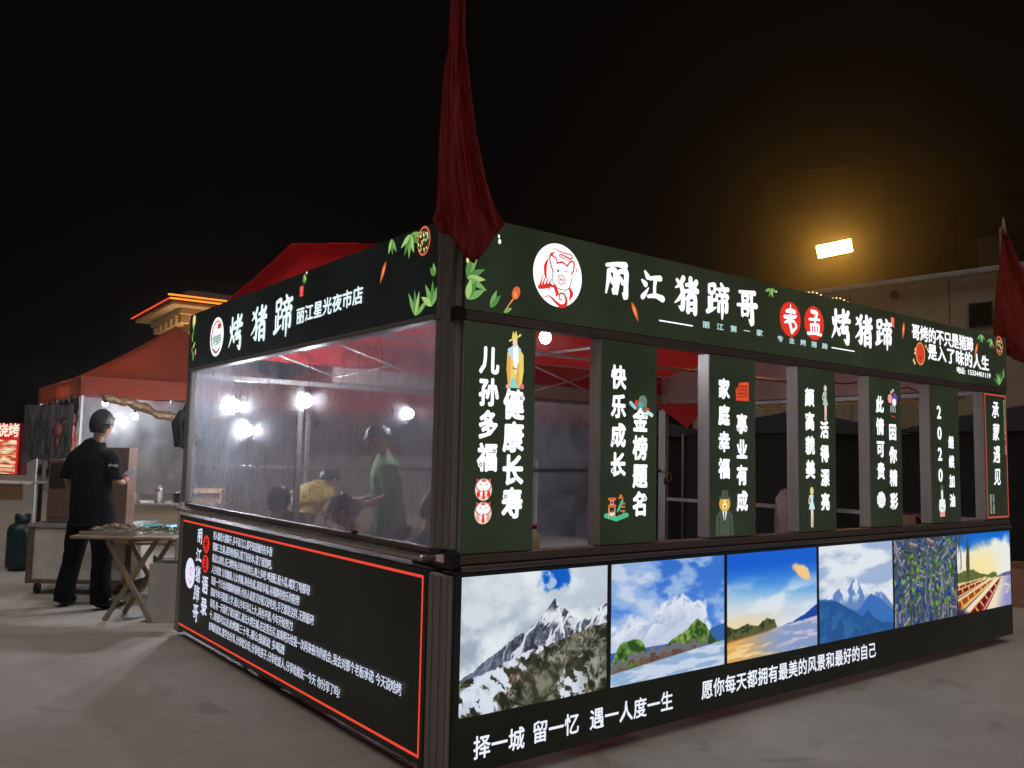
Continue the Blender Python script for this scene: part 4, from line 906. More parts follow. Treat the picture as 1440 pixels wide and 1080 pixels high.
# ================================================================== flags
def flag(name, label, loc, prof, ztop, zbot, px, seed, fringe=False, pole_top=None):
    t = thing(name, label, 'flag', loc, 0, 'red flags on the kiosk corners')
    M_pole = princ('dull_flagpole', (.25, .2, .16), .5, .4)
    b = MB(); b.tube([(px + .055, 0.07, 2.3), (px + .05, 0.06, 3.0), (px + .03, 0.04, pole_top or ztop + .3)], .011, M_pole); b.build('pole', t)
    nv, nu = 70, 60
    U, V = np.meshgrid(np.linspace(0, 1, nu), np.linspace(0, 1, nv))
    z = ztop + (zbot - ztop) * V
    l = np.interp(z, prof[0][::-1], prof[1][::-1]); r = np.interp(z, prof[0][::-1], prof[2][::-1])
    ph = U * 2 * math.pi
    tt = U
    fold = np.sin(tt * 9 + 1.1 * np.sin(V * 2.2 + seed) + seed) * .022 * (.3 + V) + (fbm(U * 3.5 + seed, V * 2.5, 80 + seed) - .5) * .07
    tip = np.clip((V - .86) / .14, 0, 1)
    zz = z - tip * 0 - np.interp(U, [0, .35, .62, 1], [.10, .04, .0, .09]) * tip * -1 * 1.0
    # camera-facing width is spread along the diagonal between the two kiosk sides
    zz = zz + (np.sin(U * 5 + seed) * .035 + np.abs(fbm(U * 7 + seed, V * 0, 99) - .5) * .10) * tip
    fold = fold + (np.abs(fbm(U * 7 + V * 1.5 + seed, V * 3 - U, 85 + seed) - .5)) * .10 * (.25 + V)
    e = np.array([.79, -.61, 0]); n = np.array([.61, .79, 0])
    a = l + (r - l) * tt
    P = e[None, None] * a[..., None] + n[None, None] * fold[..., None]
    P[..., 2] = zz
    o = grid_mesh('cloth', P, M_flag, t, True)
    o.modifiers.new('thickness', 'SOLIDIFY').thickness = .002
    return t
zs = [4.3, 3.75, 3.50, 3.43, 3.30, 3.07, 2.85, 2.68, 2.60, 2.47]
ls = [-.028, -.040, -.042, -.058, -.066, -.074, -.075, -.08, -.095, -.06]
rs = [.026, .036, .04, .055, .07, .105, .155, .215, .25, .18]
flag('red_flag', 'tall red flag hanging furled from a pole on the near corner of the kiosk', (-.08, -.05, 0), (zs, ls, rs), 4.25, 2.47, -.01, 1)
zs = [3.72, 3.6, 3.4, 3.1, 2.9, 2.7, 2.5]
ls = [-.01, -.03, -.055, -.09, -.1, -.10, -.06]
rs = [.02, .06, .14, .30, .42, .52, .56]
f2 = flag('red_flag', 'red flag with a pale pole tip at the far right corner of the kiosk', (6.10, .02, 0), (zs, ls, rs), 3.72, 2.46, .0, 2, pole_top=3.78)
b = MB(); b.lathe([(.0, 0), (.028, .0), (.022, .06), (.004, .17)], princ('pale_pole_tip', (.22, .16, .11), .6)); o = b.build('pole_tip', f2); o.location = (0, 0, 3.70)

# ================================================================== bulbs
M_bulb2 = em((240, 246, 255), 260)
def bulb(loc, label, r=.05, group='white light bulbs', mat=None):
    t = thing('light_bulb', label, 'light bulb', loc, 0, group)
    b = MB(); b.ball((0, 0, 0), r, mat or M_bulb, 12, (1, 1, 1.1)); b.build('globe', t)
    b = MB(); b.lathe([(.014, 0), (.02, .03), (.018, .07), (.006, .075)], M_black, (0, 0, r * .95), 12); b.build('socket', t)
    b = MB(); b.tube([(0, 0, r + .07), (0.01, 0, r + .2), (0, .01, r + .34)], .004, M_black, 6); b.build('cable', t)
    return t
bulb((1.062, .62, 2.28), 'white bulb hanging between the first two vertical panel signs', .036, mat=M_bulb2)
bulb((1.146, 6.172, 2.056), 'large white bulb seen leftmost through the plastic window', .055)
bulb((1.127, 5.710, 1.776), 'lower small white bulb seen through the left of the plastic window', .05)
bulb((1.473, 2.898, 1.893), 'round white bulb above the person in green behind the plastic window', .034, mat=M_bulb2)
bulb((.42, 9.2, 2.16), 'white bulb beside the head of the man in black', .036)
bulb((1.15, 10.6, 2.05), 'dim white bulb deep inside the orange stall tent', .04)
bulb((0.866, 3.608, 1.996), 'white bulb in the middle of the plastic window view', .042)

# ================================================================== people
M_skin = princ('skin', (.42, .24, .17), .55, var=.08, vscale=9)
M_hair = princ('black_hair', (.012, .010, .010), .55, bump=.5, bscale=60, stretch=(1, 1, .25))
M_blackcloth = princ('black_cotton', (.006, .006, .008), .95, spec=.15, bump=.5, bscale=9, var=.25, vscale=7)
M_blackjean = princ('black_trousers', (.006, .005, .009), .95, spec=.15, bump=.5, bscale=7, var=.25, vscale=6)
def skinned(name, J, E, R, root, mat, parent, sub=2, extra=None):
    me = bpy.data.meshes.new(name); bm = bmesh.new(); ly = bm.verts.layers.skin.verify(); d = {}
    for k, p_ in J.items():
        v = bm.verts.new(p_); r = R[k]; v[ly].radius = r if isinstance(r, tuple) else (r, r); v[ly].use_root = (k == root); d[k] = v
    for a, b_ in E: bm.edges.new((d[a], d[b_]))
    bm.to_mesh(me); bm.free()
    o = bpy.data.objects.new(name, me); COL.objects.link(o)
    md = o.modifiers.new('s', 'SKIN'); md.use_smooth_shade = True
    m2 = o.modifiers.new('d', 'SUBSURF'); m2.levels = sub; m2.render_levels = sub
    dg = bpy.context.evaluated_depsgraph_get(); dg.update()
    me2 = bpy.data.meshes.new_from_object(o.evaluated_get(dg))
    bpy.data.objects.remove(o); bpy.data.meshes.remove(me)
    if extra:
        bm = bmesh.new(); bm.from_mesh(me2)
        for q in extra: bm.from_mesh(q)
        bm.to_mesh(me2); bm.free()
    me2.name = name; me2.materials.clear(); me2.materials.append(mat)
    for p_ in me2.polygons: p_.use_smooth = True; p_.material_index = 0
    # cloth and skin are never perfectly smooth: small creases along the normal
    amp = .012 if mat is not M_skin else .0015
    for v in me2.vertices:
        n_ = mnoise.noise(v.co * 7) + .6 * mnoise.noise(v.co * 16)
        v.co += v.normal * n_ * amp
    o = bpy.data.objects.new(name, me2); COL.objects.link(o); o.parent = parent
    return o
def loft(name, parts, mat, parent, amp=.012):
    """garment of lofted elliptical sections with creases"""
    b = MB(); n = 24
    for rings in parts:
        Q = []
        for i in range(len(rings) - 1):
            for k in range(4):
                t_ = k / 4; (c0, a0, b0), (c1, a1, b1) = rings[i], rings[i + 1]
                Q.append((Vector(c0).lerp(Vector(c1), t_), a0 + (a1 - a0) * t_, b0 + (b1 - b0) * t_))
        c0, a0, b0 = rings[-1]; Q.append((Vector(c0), a0, b0))
        vs = []; fs = []
        for i, (c, ra, rb) in enumerate(Q):
            dd = (Q[min(i + 1, len(Q) - 1)][0] - Q[max(i - 1, 0)][0]).normalized(); tilt = Vector((0, 0, 1)) if dd.z > 0 else Vector((0, 0, -1)); qt = tilt.rotation_difference(dd)
            for k in range(n):
                a = 2 * math.pi * k / n; v = Vector((ra * math.cos(a), rb * math.sin(a), 0)); v.rotate(qt); v += c
                f = mnoise.noise(Vector((v.x * 7, v.y * 7, v.z * 4))) + .7 * mnoise.noise(Vector((v.x * 14 + v.z * 9, v.y * 14, v.z * 9)))
                vs.append(v + (v - c).normalized() * f * amp)
        for i in range(len(Q) - 1):
            for k in range(n): fs.append((i * n + k, i * n + (k + 1) % n, (i + 1) * n + (k + 1) % n, (i + 1) * n + k))
        fs.append(tuple(range(n))); fs.append(tuple((len(Q) - 1) * n + k for k in range(n)))
        b.add(vs, fs, mat, True)
    return b.build(name, parent)
def headmesh(c, yaw, tilt=0, s=1.0):
    """head with jaw, nose, ears and brow as one mesh; face towards local -y before yaw"""
    b = MB(); n = 28; rows = 20; vs = []; fs = []
    for i in range(rows + 1):
        ph = math.pi * i / rows; z = math.cos(ph)
        for k in range(n):
            t = 2 * math.pi * k / n; x = math.sin(ph) * math.cos(t); y = math.sin(ph) * math.sin(t)
            w_ = .076 * (1 - .22 * max(0, -z) ** 1.2); dp = .098 * (1 - .12 * max(0, -z))
            X = x * w_; Y = y * dp - (.012 * max(0, -z)); Z = z * .118
            if y < 0:
                f = math.exp(-((X / .014) ** 2)); Y -= f * .024 * math.exp(-(((Z + .012) / .022) ** 2)) + f * .012 * math.exp(-(((Z - .012) / .02) ** 2))
                for ex in (-.03, .03): Y += .010 * math.exp(-(((X - ex) / .016) ** 2) - (((Z - .018) / .012) ** 2))
                Y -= .006 * math.exp(-((X / .03) ** 2) - (((Z + .058) / .008) ** 2)); Y += .004 * math.exp(-((X / .025) ** 2) - (((Z + .050) / .003) ** 2))
            vs.append((X, Y, Z))
    for i in range(rows):
        for k in range(n): fs.append((i * n + k, (i + 1) * n + k, (i + 1) * n + (k + 1) % n, i * n + (k + 1) % n))
    b.add(vs, fs, M_skin, True)
    for sg in (-1, 1): b.ball((sg * .078, .008, -.005), .03, M_skin, 10, (.35, .6, 1))
    M_ = Matrix.Translation(Vector(c)) @ Matrix.Rotation(yaw, 4, 'Z') @ Matrix.Rotation(tilt, 4, 'X') @ Matrix.Scale(s, 4)
    me = bpy.data.meshes.new('h'); me.from_pydata([M_ @ Vector(v) for v in b.v], [], b.f); return me, M_
def hairobj(M_, parent, full=1.0, mat=None):
    b = MB(); n = 30; rows = 16; vs = []; fs = []
    for i in range(rows + 1):
        ph = math.pi * .70 * i / rows; z = math.cos(ph)
        for k in range(n):
            t = 2 * math.pi * k / n; x = math.sin(ph) * math.cos(t); y = math.sin(ph) * math.sin(t)
            r = 1 + .05 * mnoise.noise(Vector((x * 5, y * 5, z * 5))) + .03 * mnoise.noise(Vector((x * 14, y * 14, z * 14)))
            zz = z
            if y < -.25: zz = max(z, .42 + .06 * math.sin(t * 9))       # hairline above the brow
            elif zz < -.02 and abs(x) > .75: zz = max(z, -.06)
            vs.append((x * .086 * r * full, y * .108 * r * full, zz * .130 * r + .004))
    for i in range(rows):
        for k in range(n): fs.append((i * n + k, (i + 1) * n + k, (i + 1) * n + (k + 1) % n, i * n + (k + 1) % n))
    b.add([M_ @ Vector(v) for v in vs], fs, mat or M_hair, True)
    o = b.build('hair', parent)
    o.modifiers.new('t', 'SOLIDIFY').thickness = .006
    return o
def hand_mesh(wrist, dirv, up, s=1.0, curl=.6):
    """palm, four unequal bent fingers and a thumb"""
    d = Vector(dirv).normalized(); u = Vector(up); u = (u - d * u.dot(d)).normalized(); sd_ = d.cross(u)
    b = MB(); w0 = Vector(wrist)
    b.tube([w0 - d * .02, w0 + d * .03 * s, w0 + d * .085 * s], [.024 * s, .034 * s, .036 * s], M_skin, 10)
    for k, ln in enumerate((.066, .076, .070, .055)):
        q = w0 + d * .08 * s + sd_ * (k - 1.5) * .019 * s; d2 = (d * math.cos(curl) - u * math.sin(curl)); d3 = (d * math.cos(curl * 2) - u * math.sin(curl * 2))
        p1 = q + d * .4 * ln * s; p2 = p1 + d2 * .35 * ln * s; p3 = p2 + d3 * .3 * ln * s
        b.tube([q - d * .02, p1, p2, p3], [.0095 * s, .009 * s, .0082 * s, .0065 * s], M_skin, 8)
    q = w0 + d * .03 * s - sd_ * .026 * s
    b.tube([q, q + (d * .6 - sd_ * .7) * .035 * s, q + (d * .95 - sd_ * .5 - u * .3) * .062 * s], [.013 * s, .011 * s, .008 * s], M_skin, 8)
    me = bpy.data.meshes.new('hm'); me.from_pydata(b.v, [], b.f); return me

def man_in_black():
    t = thing('person', 'person in black t-shirt and trousers standing with back turned, holding a pale phone', 'person', (-.375, 5.86, 0), -.958)
    t.scale = (1.05, 1.05, 1.04)
    hd, HM = headmesh((.07, .02, 1.71), math.radians(180 + 10), .10, 1.16)
    hands = [hand_mesh((.235, .175, 1.18), (-.45, .55, .35), (0, -.3, 1), 1, .8), hand_mesh((-.27, .10, .93), (.1, .2, -1), (1, 0, 0), 1, .5)]
    J = dict(pelvis=(.02, 0, .96), spine=(.02, -.01, 1.12), chest=(.01, -.01, 1.32), neck0=(.04, -.01, 1.49), neck=(.06, .0, 1.58), skull=(.07, .0, 1.66),
             sl=(-.165, 0, 1.455), el=(-.255, -.02, 1.20), wl=(-.27, .09, .96), sr=(.20, 0, 1.45), er=(.275, -.0, 1.20), wr=(.24, .16, 1.16),
             hl=(-.085, 0, .90), kl=(-.15, .02, .50), al=(-.205, -.03, .09), tl=(-.235, .10, .045), hr=(.115, 0, .90), kr=(.17, .01, .50), ar=(.205, -.03, .09), tr=(.27, .09, .045))
    R = dict(pelvis=(.13, .10), spine=(.125, .09), chest=(.11, .075), neck0=.045, neck=.05, skull=.055, sl=.045, el=.042, wl=.028, sr=.045, er=.043, wr=.028, hl=.085, kl=.058, al=.038, tl=.035, hr=.085, kr=.058, ar=.038, tr=.035)
    E_ = [('pelvis', 'spine'), ('spine', 'chest'), ('chest', 'neck0'), ('neck0', 'neck'), ('neck', 'skull'), ('chest', 'sl'), ('sl', 'el'), ('el', 'wl'), ('chest', 'sr'), ('sr', 'er'), ('er', 'wr'), ('pelvis', 'hl'), ('hl', 'kl'), ('kl', 'al'), ('al', 'tl'), ('pelvis', 'hr'), ('hr', 'kr'), ('kr', 'ar'), ('ar', 'tr')]
    skinned('body', J, E_, R, 'pelvis', M_skin, t, 2, [hd] + hands)
    loft('shirt', [[((.045, 0, .765), .225, .15), ((.04, 0, .86), .222, .155), ((.03, 0, .98), .215, .15), ((.012, -.01, 1.15), .205, .14), ((.008, -.01, 1.30), .215, .135), ((.012, -.01, 1.40), .215, .125), ((.02, -.01, 1.455), .185, .105), ((.035, -.005, 1.505), .125, .09), ((.06, 0, 1.56), .072, .07)],
                   [((-.13, -.0, 1.43), .075, .08), ((-.19, 0, 1.40), .075, .075), ((-.235, -.01, 1.31), .07, .07), ((-.262, -.015, 1.20), .075, .075)],
                   [((.16, 0, 1.42), .075, .08), ((.215, 0, 1.39), .075, .075), ((.25, 0, 1.30), .07, .07), ((.275, 0, 1.19), .075, .075)]], M_blackcloth, t)
    loft('trousers', [[((.045, 0, 1.0), .17, .13), ((.045, 0, .90), .185, .14), ((.03, 0, .80), .19, .135), ((.02, 0, .755), .15, .11)],
                      [((-.06, 0, .86), .10, .12), ((-.10, 0, .74), .105, .115), ((-.145, .01, .52), .088, .095), ((-.18, -.01, .28), .085, .09), ((-.20, -.02, .14), .09, .095), ((-.205, -.02, .055), .085, .095)],
                      [((.12, 0, .86), .10, .12), ((.14, 0, .74), .105, .115), ((.172, .01, .52), .09, .095), ((.195, -.01, .28), .085, .09), ((.205, -.02, .14), .09, .095), ((.21, -.02, .055), .085, .095)]], M_blackjean, t)
    for ax, yaw in ((-.225, .3), (.255, -.85)):
        b = MB(); M_ = Matrix.Rotation(yaw, 4, 'Z')
        b.ball((ax, .05, .045), .052, M_black, 16, (.95, 2.7, .84), M_); b.ball((ax, .0, .07), .05, M_black, 14, (.9, 1.3, .9), M_)
        b.v = [(q[0], q[1], max(q[2], .003)) for q in b.v]; b.build('shoe', t)
    hairobj(HM, t, 1.02)
    # pale print on the right sleeve
    p = MB(); M_ = Matrix.Translation((.322, -.085, 1.33)) @ Matrix.Rotation(.55, 4, 'Z')
    Mp = princ('pale_sleeve_print', (.45, .45, .47), .7)
    for k in range(6): p.box(-.035 + .014 * k, -.026 + .014 * k, -.004, .0, -.008 + .006 * math.sin(k), .012 + .006 * math.sin(k * 2), Mp, M_)
    p.build('sleeve_print', t)
    ph = MB(); ph.box(-.075, .075, -.004, .004, -.036, .036, princ('pale_phone', (.6, .6, .64), .3, emis=(.6, .65, .8), estr=.12), ch=.003)
    o = ph.build('phone'); o.location = t.matrix_world @ Vector((0, 0, 0)); 
    Mw = Matrix.Translation((-.375, 5.86, 0)) @ Matrix.Rotation(-.958, 4, 'Z') @ Matrix.Scale(1.045, 4) @ Matrix.Translation((.235, .24, 1.245)) @ Matrix.Rotation(-.55, 4, 'Y') @ Matrix.Rotation(.3, 4, 'X')
    o.location = Mw.to_translation(); o.rotation_euler = Mw.to_euler()
    tag(o, 'pale phone held in the right hand of the person in black', 'phone')
man_in_black()

def seated_or_standing(label, loc, rz, shirt_m, top_z, lean=0.0, sit=False, yaw=0, tilt=.2, arms=None, trouser=None, hair=None):
    """local +y is where the person faces"""
    t = thing('person', label, 'person', loc, rz)
    s = 1.0
    hz = top_z - .12
    seat = .47 if sit else .92
    # torso leans forward by `lean` radians from the hips
    L = hz - .10 - seat
    Lt = min(.56, abs(L)) if not sit else .50
    cy = math.sin(lean); cz = math.cos(lean)
    P = lambda h, x=0, f=0: (x, h * cy + f * cz, seat + h * cz - f * cy)
    hc = Vector(P(Lt + .20, 0, .03))
    hd, HM = headmesh((hc.x, hc.y, hc.z), math.pi + yaw, tilt + lean * .5)
    A = arms or [(-.24, .25, .25), (.24, .25, .25)]
    wl, wr = Vector(P(A[0][1], A[0][0], A[0][2])), Vector(P(A[1][1], A[1][0], A[1][2]))
    hands = [hand_mesh(wl, (0.2, .8, -.3), (0, 0, 1), .95, .6), hand_mesh(wr, (-.2, .8, -.3), (0, 0, 1), .95, .6)]
    J = dict(pelvis=P(0), spine=P(.2 * Lt / .5), chest=P(.38 * Lt / .5), n0=P(Lt + .02), n=P(Lt + .10), sk=(hc.x, hc.y - .01, hc.z - .05), sl=P(Lt - .04, -.17), sr=P(Lt - .04, .17), el=P(Lt - .27, -.25, .02), er=P(Lt - .27, .25, .02), wl=wl, wr=wr)
    if sit: J.update(hl=(-.1, .03, seat - .0), hr=(.1, .03, seat - .0), kl=(-.12, .42, seat + .02), kr=(.12, .42, seat + .02), al=(-.12, .40, .09), ar=(.12, .40, .09), tl=(-.13, .52, .04), tr=(.13, .52, .04))
    else: J.update(hl=(-.09, 0, seat - .04), hr=(.09, 0, seat - .04), kl=(-.1, .02, .5), kr=(.1, .02, .5), al=(-.1, 0, .09), ar=(.1, 0, .09), tl=(-.12, .12, .04), tr=(.12, .12, .04))
    R = dict(pelvis=(.12, .10), spine=(.12, .09), chest=(.14, .10), n0=.065, n=.05, sk=.052, sl=.06, sr=.06, el=.04, er=.04, wl=.027, wr=.027, hl=.08, hr=.08, kl=.055, kr=.055, al=.036, ar=.036, tl=.034, tr=.034)
    E_ = [('pelvis', 'spine'), ('spine', 'chest'), ('chest', 'n0'), ('n0', 'n'), ('n', 'sk'), ('chest', 'sl'), ('sl', 'el'), ('el', 'wl'), ('chest', 'sr'), ('sr', 'er'), ('er', 'wr'), ('pelvis', 'hl'), ('hl', 'kl'), ('kl', 'al'), ('al', 'tl'), ('pelvis', 'hr'), ('hr', 'kr'), ('kr', 'ar'), ('ar', 'tr')]
    skinned('body', J, E_, R, 'pelvis', M_skin, t, 1, [hd] + hands)
    V3 = Vector
    loft('shirt', [[(P(-.06), .18, .13), (P(.1), .175, .13), (P(.25), .18, .13), (P(Lt - .1), .20, .125), (P(Lt - .03), .18, .105), (P(Lt + .02), .11, .085), (P(Lt + .06), .065, .065)],
                   [(V3(J['sl']) + V3((.02, 0, 0)), .075, .08), (V3(J['sl']) * .5 + V3(J['el']) * .5, .068, .07), (J['el'], .058, .06), (V3(J['el']) * .8 + V3(J['wl']) * .2, .055, .055)],
                   [(V3(J['sr']) - V3((.02, 0, 0)), .075, .08), (V3(J['sr']) * .5 + V3(J['er']) * .5, .068, .07), (J['er'], .058, .06), (V3(J['er']) * .8 + V3(J['wr']) * .2, .055, .055)]], shirt_m, t, .009)
    J3 = {k: J[k] for k in ('pelvis', 'hl', 'hr', 'kl', 'kr', 'al', 'ar')}
    R3 = dict(pelvis=(.14, .115), hl=.11, hr=.11, kl=.078, kr=.078, al=.065, ar=.065)
    skinned('trousers', J3, [('pelvis', 'hl'), ('hl', 'kl'), ('kl', 'al'), ('pelvis', 'hr'), ('hr', 'kr'), ('kr', 'ar')], R3, 'pelvis', trouser or M_blackjean, t, 1)
    for sg in (-1, 1):
        tp = J['tl'] if sg < 0 else J['tr']
        b = MB(); b.ball((tp[0], tp[1] - .02, .042), .048, M_black, 12, (.95, 2.6, .85)); b.build('shoe', t)
    hairobj(HM, t, 1.06, hair)
    return t
M_green = princ('green_work_shirt', (.09, .22, .05), .8, bump=.4, bscale=8, var=.1)
M_yellow = princ('yellow_shirt', (.36, .25, .06), .8, bump=.4, bscale=8, var=.1)
M_pat = princ('rose_patterned_top', (.50, .22, .18), .8, col2=(.75, .55, .45), vscale=25)
M_navy = princ('navy_jacket', (.02, .025, .05), .7, bump=.4, bscale=8, var=.2)
seated_or_standing('person in a green shirt standing inside the kiosk, seen through the plastic sheet', (1.30, 2.85, 0), math.radians(70), M_green, 1.72, .12, False, .3, .45)
seated_or_standing('person in a yellow shirt bending over behind the window, seen through the plastic sheet', (1.20, 4.55, 0), math.radians(-60), M_yellow, 1.6, .95, False, 0, .2, [(-.24, .05, .35), (.24, .05, .35)])
seated_or_standing('person with short black hair sitting low behind the left half of the window', (.33, 2.95, 0), math.radians(-40), M_navy, 1.26, .12, True, .3, .1)
seated_or_standing('person in a rose patterned top sitting behind the middle of the window', (.66, 2.02, 0), math.radians(60), M_pat, 1.24, .22, True, -.4, .5)
seated_or_standing('person in a dark jacket sitting close to the corner column inside the kiosk', (.95, 1.72, 0), math.radians(-65), M_navy, 1.32, .05, True, 0, .1)
def stool(x, y, label):
    t = thing('stool', label, 'stool', (x, y, 0), 0, 'plastic stools in the kiosk')
    m = princ('blue_stool_plastic', (.03, .09, .22), .4)
    b = MB(); b.box(-.15, .15, -.15, .15, .335, .36, m, ch=.01); b.build('seat', t)
    for sx in (-1, 1):
        for sy in (-1, 1): b = MB(); b.tube([(sx * .16, sy * .16, 0), (sx * .12, sy * .12, .337)], .016, m, 8); b.build('leg', t)
stool(.33, 2.93, 'blue plastic stool under the person with short black hair')
stool(.66, 2.0, 'blue plastic stool under the person in the rose patterned top')
stool(.95, 1.72, 'blue plastic stool under the person in the dark jacket')
tt = thing('dining_table', 'low brown table inside the kiosk between the seated people', 'table', (1.35, 2.2, 0))
M_wood = princ('brown_wood', (.22, .12, .06), .55, var=.2, vscale=4, stretch=(1, 8, 1))
b = MB(); b.box(-.45, .45, -.35, .35, .70, .73, M_wood, ch=.006); b.build('tabletop', tt)
for sx in (-1, 1):
    for sy in (-1, 1): b = MB(); b.box(sx * .40 - .02, sx * .40 + .02, sy * .30 - .02, sy * .30 + .02, 0, .699, M_wood); b.build('leg', tt)

# ================================================================== neighbouring stall tents
def stall_tent(x, y, label, m, w_=3.0, d_=3.0, ze=2.43, zv=2.19, zp=3.55, back=True, mats=None):
    t = thing('stall_tent', label, 'tent', (x, y, 0), 0, 'market tents behind the kiosk')
    n = 24
    U, V = np.meshgrid(np.linspace(-1, 1, n * 2 + 1), np.linspace(-1, 1, n * 2 + 1))
    r = np.maximum(np.abs(U), np.abs(V)); hipd = np.minimum(np.abs(U), np.abs(V)) / np.maximum(r, 1e-6)
    h = (1 - r); Z = ze + (zp - ze) * (h ** 1.25) - .05 * np.sin(np.pi * np.clip(h, 0, 1)) * (1 - hipd ** 3)
    P = np.stack([w_ / 2 + U * w_ / 2, d_ / 2 + V * d_ / 2, Z + (fbm(U * 3 + 5, V * 3 + 5, 90) - .5) * .03], -1)
    grid_mesh('roof_cloth', P, m, t)
    cs = [(0, 0), (w_, 0), (w_, d_), (0, d_)]
    for i in range(4):
        a, b_ = np.array(cs[i], float), np.array(cs[(i + 1) % 4], float)
        U, V = np.meshgrid(np.linspace(0, 1, 60), np.linspace(0, 1, 6)); nrm = np.array([(b_ - a)[1], -(b_ - a)[0]]) / np.linalg.norm(b_ - a)
        wob = np.sin(U * 34 + i) * .018 * (1 - V); P = np.stack([a[0] + (b_ - a)[0] * U + nrm[0] * (wob + .012), a[1] + (b_ - a)[1] * U + nrm[1] * (wob + .012), zv + (ze + .0 - zv) * V + (np.sin(U * 21) * .006) * (1 - V)], -1)
        grid_mesh('valance', P, m, t)
    for cx, cy in cs:
        b = MB(); b.box(cx + (.0 if cx == 0 else -.04) + .004, cx + (.04 if cx == 0 else 0) - .004, cy + (0 if cy == 0 else -.04) + .004, cy + (.04 if cy == 0 else 0) - .004, 0, ze - .03, M_tube, ch=.003); b.build('leg', t)
    for a, b_ in zip(cs, cs[1:] + cs[:1]):
        q = lambda c: (min(max(c[0], .02), w_ - .02), min(max(c[1], .02), d_ - .02), ze - .06)
        b = MB(); b.tube([q(a), q(b_)], .014, M_tube, 8); b.build('eave_bar', t)
    b = MB(); b.tube([(w_ / 2, d_ / 2, zp - .06), (w_ / 2, d_ / 2, 2.2)], .018, M_tube, 8); b.build('centre_pole', t)
    return t
TA = stall_tent(-.09, 8.11, 'orange stall tent with a peaked roof behind the person in black', M_orange, zp=3.38)
TB = stall_tent(3.0, 8.3, 'red stall tent seen through the middle of the plastic window', M_red)
TC = stall_tent(6.1, 8.2, 'orange stall tent mostly hidden behind the back of the kiosk', M_orange)
def hang_sheet(label, p0, p1, z0, z1, m, seed, cat='plastic sheet', name='plastic_wall_sheet', amp=.09, grp=None):
    a = np.array(p0, float); b_ = np.array(p1, float); c = (a + b_) / 2; d = b_ - a; nr = np.array([-d[1], d[0]]) / np.linalg.norm(d)
    U, V = np.meshgrid(np.linspace(0, 1, 90), np.linspace(0, 1, 30))
    wv = (fbm(U * 9, V * 3, seed) - .5) * amp + np.abs(fbm(U * 22 + V * 6, V * 7, seed + 1) - .5) * amp * .7
    P = np.stack([a[0] - c[0] + d[0] * U + nr[0] * wv, a[1] - c[1] + d[1] * U + nr[1] * wv, (z1 - z0) * V + (np.sin(U * 9 + seed) * .02 + (fbm(U * 5, U * 0, seed) - .5) * .12) * (1 - V)], -1)
    o = grid_mesh(name, P, m, None); o.location = (c[0], c[1], z0); tag(o, label, cat, grp); return o
M_clear3 = plastic('stall_wall_plastic', .45, (.9, .92, 1), .2, 1.0, 9)
hang_sheet('bluish plastic wall at the back of the orange stall tent', (-.05, 11.0), (2.9, 11.0), .85, 2.33, M_clear3, 101)
hang_sheet('bluish plastic wall at the back of the red stall tent', (3.05, 11.1), (6.0, 11.1), .6, 2.33, M_clear3, 103)
hang_sheet('plastic wall at the back of the farthest orange stall tent', (6.15, 11.0), (9.0, 11.0), .4, 2.33, M_clear3, 105)
hang_sheet('crinkled clear side sheet left of the orange stall tent', (-.07, 8.3), (-.07, 10.9), .9, 2.22, M_clear2, 107)
# rolled-up front skirt of the orange tent
b = MB()
pts = []; rr_ = []
for k in range(70):
    u = k / 69; x = .15 + 1.75 * u; pts.append((x, 8.04 + .02 * mnoise.noise(Vector((u * 9, 5, 0))), 2.15 - .20 * math.sin(math.pi * min(1, max(0, (u - .15) / .85))) + .035 * mnoise.noise(Vector((u * 12, 0, 0)))))
    rr_.append(.055 + .03 * mnoise.noise(Vector((u * 16, 3, 0))) + .015 * mnoise.noise(Vector((u * 50, 3, 0))))
M_tinsel = princ('crumpled_brown_plastic', (.22, .13, .07), .2, .3, bump=1.0, bscale=26, var=.4, vscale=14)
b.tube(pts, rr_, M_tinsel, 14)
tag(b.build('rolled_plastic_skirt'), 'rolled shiny plastic skirt sagging under the orange valance', 'rolled sheet')
b = MB(); pts = [(6.0 - .03, .35 + .13 * k, 2.185 - .018 * (k % 3)) for k in range(26)]; b.tube(pts, [.012 + .012 * (k % 2) for k in range(26)], princ('gold_tinsel', (.7, .5, .15), .25, .9, bump=1, bscale=60), 6)
tag(b.build('tinsel_garland'), 'thin gold tinsel strung under the end rail inside the kiosk', 'tinsel')
# dark hanging panel with ornament
M_dk = princ('dark_curtain', (.05, .05, .05), .7, var=.3)
o = hang_sheet('dark curtain hanging left of the orange tent corner', (-.70, 8.0), (-.24, 7.66), 1.40, 2.04, M_dk, 111, 'curtain', 'dark_curtain', .03)
t = thing('hanging_ornament', 'dark red hanging ornament with a tassel in front of the dark curtain', 'ornament', (-.40, 7.66, 1.75))
mr_ = princ('dark_red_ornament', (.10, .012, .012), .6, var=.3)
b = MB(); b.ball((0, 0, 0), .055, mr_, 12, (1, 1, 1.5)); b.build('lantern_body', t)
b = MB(); b.lathe([(.012, 0), (.022, -.04), (.014, -.16)], mr_, (0, 0, -.08), 10); b.build('tassel', t)
b = MB()
for k in range(7): b.add([(math.cos(k) * .02, math.sin(k) * .02, .06), (math.cos(k) * .10, math.sin(k) * .10, .13 + .02 * (k % 3)), (math.cos(k + .3) * .09, math.sin(k + .3) * .09, .10)], [(0, 1, 2)], mr_)
b.build('leaf_crown', t)

